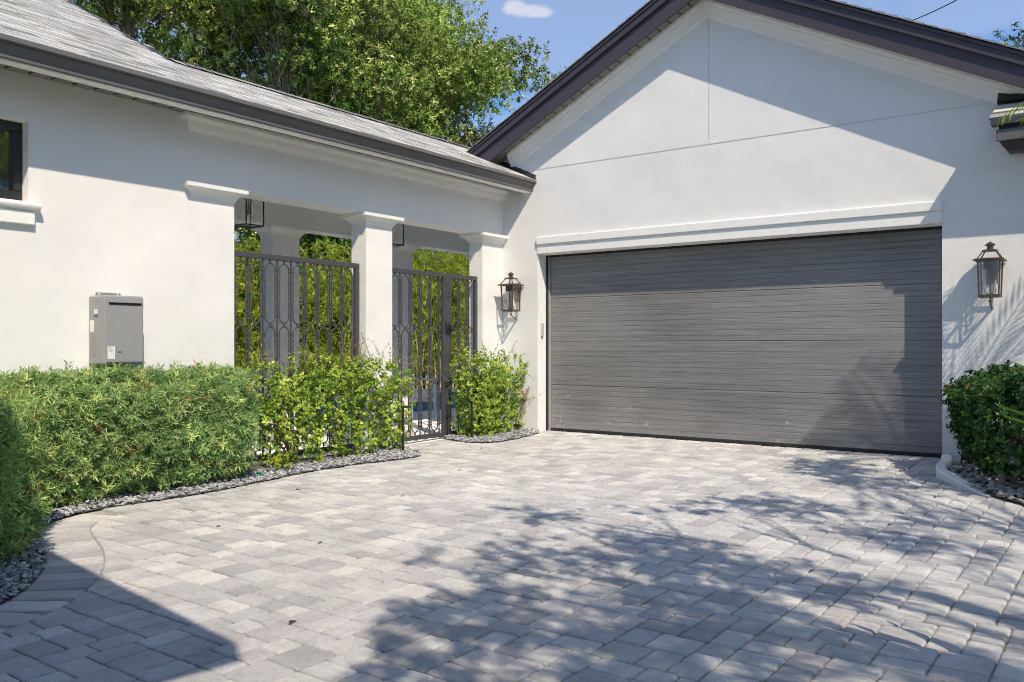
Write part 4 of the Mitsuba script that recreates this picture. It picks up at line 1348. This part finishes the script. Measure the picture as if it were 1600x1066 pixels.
for k, (y, dx, h) in enumerate(((-1.6, 0, 2.7), (-0.7, .2, 2.5), (0.25, 0, 2.6), (1.2, .2, 2.2), (2.1, -.1, 2.7), (3.0, .1, 3.0), (3.9, 0, 3.1), (4.8, .15, 3.2), (5.7, 0, 3.0))):
    bamboo(-6.4 + dx, y * 1.08 + .55, ('leftmost', 'second', 'third', 'fourth', 'fifth', 'sixth', 'seventh', 'eighth', 'rightmost')[k] + (' yellow green bamboo clump' if k in (0, 8) else ' yellow green bamboo clump from the left') + ' behind the iron gates', 100 + k, h * 1.1)
obj('garden_fence', MB().box(-8.1, -8.0, -6, 10, -.3, 1.9), DARKFENCE, label='dark fence behind the bamboo beyond the gates', cat='fence')

# blue tiled raised pool wall and white armchairs on the deck
t = thing('raised_pool', 'blue tiled raised pool wall seen through the double gate', 'pool')
obj('tiled_wall', MB().box(-4.3, -3.15, -1.6, 6.0, -.1, .30), POOLTILE, t)
obj('coping', MB().cbox(-3.40, -3.11, -1.64, 6.0, .301, .345, .008), DECK, t)


def chair(x, y, rz, label):
    t = thing('patio_chair', label, 'chair', 'white chairs on the deck behind the gates')
    R = T().translate([x, y, float(g(y))]).rotate([0, 0, 1], rz)
    for sx in (-1, 1):
        for sy in (-1, 1):
            obj('leg', MB().cbox(sx * .30 - .02, sx * .30 + .02, sy * .32 - .02, sy * .32 + .02, 0, .40 if sy > 0 else .58, .003), WHITEFRAME, t, to_world=R)
    for sx in (-1, 1):
        obj('arm', MB().cbox(sx * .31 - .03, sx * .31 + .03, -.36, .36, .58, .62, .004), WHITEFRAME, t, to_world=R)
    obj('seat_frame', MB().cbox(-.28, .28, -.33, .33, .26, .31, .004), WHITEFRAME, t, to_world=R)
    obj('seat_cushion', MB().cbox(-.27, .27, -.33, .25, .311, .44, .03), CUSHION, t, to_world=R, smooth=50)
    obj('back_cushion', MB().hull([(a, b, c) for a in (-.27, .27) for b, c in ((.20, .36), (.33, .36), (.34, .88), (.44, .86))]), CUSHION, t, to_world=R)
    obj('back_frame', MB().hull([(a, b, c) for a in (-.30, .30) for b, c in ((.335, .30), (.37, .30), (.445, .84), (.48, .84))]), WHITEFRAME, t, to_world=R)


chair(-2.45, 0.72, 78, 'white cushioned armchair behind the left leaf of the double gate')
chair(-2.3, -2.3, 60, 'white cushioned armchair partly hidden behind the first gate panel and shrub')

# a few dry leaves blown onto the paving
mb = MB()
rl = RES(17)
n = 16
pos = np.column_stack([rl.uniform(.8, 6.6, n), rl.uniform(-7.0, -.4, n)])
pos = pos[[drive_poly.contains(Point(q)) for q in pos]]
one = [(leaf_shape(.055, .026, .25)[0], leaf_shape(.055, .026, .25)[1], np.zeros(6, int))]
scatter(mb, one, np.column_stack([pos, g(pos[:, 1]) + .006]), np.column_stack([rl.normal(0, .15, (len(pos), 2)), np.ones(len(pos))]), rl.uniform(.6, 1.2, len(pos)), palette(rl, len(pos), (.10, .07, .04), (.22, .16, .07)), rl)
obj('leaf_litter', mb, LEAF, label='few small dry brown leaves scattered over the paving', cat='leaves', kind='stuff')

# utility wire
a, b = at(1388, 46, 26), at(1560, -36, 20)
obj('utility_wire', MB().tube([a + (b - a) * k + np.array([0, 0, -.10 * math.sin(math.pi * k)]) for k in np.linspace(-.3, 1.4, 12)], .016, 5), BLACK, label='thin black overhead wire crossing the sky above the garage roof', cat='wire')


# ------------------------------------------------------------------ what stands round the camera and throws the shade
SD = SUN / SUN[2]
shade_poly = Polygon([(3.75, -5.7), (4.35, -4.85), (4.1, -3.7), (4.5, -3.0), (4.95, -2.1), (4.3, -.75), (5.3, -.55), (6.3, -2.2), (8.6, -3.0), (8.6, -8.6), (5.3, -8.0), (4.6, -6.85), (4.3, -6.2)])
rq = RES(61)
cl = []
spots = []
while len(spots) < 94:
    p = rq.uniform([3.6, -8.6], [8.6, -.4])
    if shade_poly.contains(Point(p)) and rq.uniform() < (1.0 if p[1] < -4.6 and p[0] < 6.3 else .34):
        spots.append(p)
n_big = len(spots)
spots += [(3.75, -5.65), (4.05, -5.35), (4.35, -5.1), (4.5, -6.65), (4.75, -6.4), (4.62, -6.75), (3.4, -4.28), (3.62, -4.36), (4.15, -3.75), (4.4, -3.5), (4.5, -3.1), (4.45, -.65), (4.7, -.8)]


def in_frame(c, rad):
    x, y, z = px_of(c)
    return z > 0 and -60 < x - (rad + .25) / z * FPX and x - (rad + .25) / z * FPX < 1600 and y + (rad + .25) / z * FPX > -10


for i, p in enumerate(spots):
    z = rq.uniform(3.6, 5.4)
    rad = rq.uniform(.17, .26) if i >= n_big else rq.uniform(.20, .46)
    base_ = np.array([p[0], p[1], g(p[1])])
    while in_frame(base_ + SD * z, rad) and z < 9:
        z += .2
    cl.append((base_ + SD * z, rad))
tree('oak_tree', 'shade oak standing right of the driveway outside the picture', (12.5, -8.5, -.3), (10.6, -7.4, 5.6), cl, 130, .085, 62, oakA, oakB, oakX, .1, None, .2, 1.0, .45, .16)


def palm(x, y, h, label, fronds, seed, L=.95, leaflet=.26, lw=.019, ca=(.10, .17, .03), cb=(.22, .30, .05), trunk=.07):
    r = RES(seed)
    t = thing('palm', label, 'palm')
    top = np.array([x, y, h])
    obj('trunk', MB().tube([(x + .03, y, -.2), (x - .02, y, h * .5), top], [trunk * 1.3, trunk, trunk * .8], 9), BARK, t, smooth=60)
    for az, el, LL in fronds:
        k = np.linspace(0, 1, 14)
        e = el - k * 1.15
        step = LL / 13
        p = [top.copy()]
        for q in e[:-1]:
            p.append(p[-1] + step * np.array([math.cos(az) * math.cos(q), math.sin(az) * math.cos(q), math.sin(q)]))
        p = np.array(p)
        mb = MB().tube(p, .010 * (1 - .8 * k) + .002, 5, c=(.16, .2, .05))
        side = np.array([-math.sin(az), math.cos(az), 0])
        for i in range(2, 14):
            dirn = p[i] - p[i - 1]
            dirn /= np.linalg.norm(dirn)
            for s in (-1, 1):
                for j in (0., .5):
                    ll = leaflet * (.45 + .55 * math.sin(math.pi * (i + j) / 15)) * r.uniform(.85, 1.1)
                    d2 = dirn * .75 + side * s * .9 + np.array([0, 0, .12])
                    d2 /= np.linalg.norm(d2)
                    up = np.cross(d2, np.cross([0, 0, 1.0], d2))
                    wv = np.cross(d2, up)
                    wv /= np.linalg.norm(wv)
                    b0 = p[i - 1] + (p[i] - p[i - 1]) * j
                    q = np.array([b0, b0 + d2 * ll * .4 - wv * lw / 2, b0 + d2 * ll + np.array([0, 0, -.22 * ll]), b0 + d2 * ll * .4 + wv * lw / 2])
                    c = np.array(ca) + (np.array(cb) - np.array(ca)) * r.uniform()
                    mb.add(q, [[0, 1, 2], [0, 2, 3]], c)
        obj('frond', mb, LEAF, t)
    return t


c_ = np.array([21.5, 1.6, 6.2])
tree('oak_tree', 'sunlit oak across the drive, seen only as a reflection in the window', (21.5, 1.6, -.3), (21.5, 1.6, 7.5), crown(c_, (3.2, 3.6, 3.4), 46, 1.1, 63, .3), 60, .16, 63, oakA, oakB, oakX, .12, None, .25)
palm(7.35, -1.15, 2.72, 'slender palm just outside the right edge, fronds arching over the hedge',
     [(math.pi * .98, .80, 1.22), (math.pi * 1.04, .55, 1.0), (math.pi * .92, 1.0, 1.25), (math.pi * 1.08, 1.05, 1.1), (math.pi * .80, 1.0, 1.0), (math.pi * 1.25, .6, .95), (0.2, .7, 1.0), (-.8, .8, 1.0), (1.2, .8, .9), (math.pi * .5, 1.15, 1.0)], 71)
# one long frond hangs forward past the eave return
top = np.array([7.35, -1.15, 2.72])
end = np.array([6.16, -1.92, 2.86])
k_ = np.linspace(0, 1, 14)[:, None]
mid = (top + end) / 2 + [0.1, 0, .75]
c = top * (1 - k_) ** 2 + 2 * mid * k_ * (1 - k_) + end * k_ ** 2
mb = MB().tube(c, np.linspace(.009, .002, 14), 5, c=(.16, .24, .05))
rp = RES(15)
for i in range(3, 14):
    d = c[i] - c[i - 1]
    d /= np.linalg.norm(d)
    sd = np.cross(d, [0, 0, 1.0])
    sd /= np.linalg.norm(sd)
    for q in (-1, 1):
        for j in (0, .5):
            b0 = c[i - 1] + (c[i] - c[i - 1]) * j
            d2 = d * .7 + sd * q * .6 + [0, 0, -.5]
            d2 /= np.linalg.norm(d2)
            ll = rp.uniform(.10, .16)
            wv = np.cross(d2, sd)
            wv = wv / np.linalg.norm(wv) * .006
            mb.add([b0, b0 + d2 * ll * .45 - wv, b0 + d2 * ll + [0, 0, -.02], b0 + d2 * ll * .45 + wv], [[0, 1, 2], [0, 2, 3]], np.array((.22, .36, .06)) * rp.uniform(.7, 1.2))
obj('frond', mb, LEAF, 'palm')
# a low broad leaved palm near the camera: two leaflets reach into the picture
t = thing('palm', 'bright green palm leaf tips reaching in at the right edge near the camera', 'palm')
root = np.array([7.55, -6.3, g(-6.3)])
obj('trunk', MB().tube([root, root + [-.02, .02, .45]], [.05, .04], 8), BARK, t, smooth=60)
mb = MB()
tips = [at(1560, 632, 2.9), at(1568, 648, 2.95), at(1650, 640, 2.9), at(1700, 560, 2.8), at(1640, 700, 3.1)]
crownp = root + np.array([-.02, .02, .45])
rp = RES(5)
for k, tp in enumerate(tips + [crownp + np.array(q) for q in ((.5, .3, .5), (.5, -.4, .4), (.1, .6, .6), (.3, -.1, .8))]):
    mid = (crownp + tp) / 2 + np.array([0, 0, .16])
    k_ = np.linspace(0, 1, 9)[:, None]
    c = crownp * (1 - k_) ** 2 + 2 * mid * k_ * (1 - k_) + tp * k_ ** 2
    d = np.gradient(c, axis=0)
    wv = np.cross(d, [0, 0, 1.0])
    wv /= np.linalg.norm(wv, axis=1, keepdims=True)
    wd = .042 * np.sin(np.pi * np.linspace(.04, .98, 9) ** .8) + .002
    v = np.vstack([c + wv * wd[:, None], c - np.array([0, 0, .008]), c - wv * wd[:, None]])
    f = [[i, i + 1, 9 + i + 1, 9 + i] for i in range(8)] + [[9 + i, 9 + i + 1, 18 + i + 1, 18 + i] for i in range(8)]
    mb.add(v, f, (.20, .34, .035))
obj('leaf', mb, LEAF, t)

# roof corner of the entry porch the photographer stands beside
t = thing('entry_porch', 'flat roofed white entry porch beside the camera, outside the picture', 'porch')
pr = math.radians(-8.2)
R = T().translate([6.735, -8.912, 0]).rotate([0, 0, 1], math.degrees(pr))
obj('roof', MB().box(-6.5, 0, -5.0, 0, 3.2, 3.45), DARK, t, to_world=R)
obj('post', MB().box(-.75, -.40, -4.6, -4.25, -.3, 3.2), STUCCO, t, to_world=R)
obj('wall', MB().box(-6.5, -6.2, -5.0, -2.0, -.3, 3.2), STUCCO, t, to_world=R)
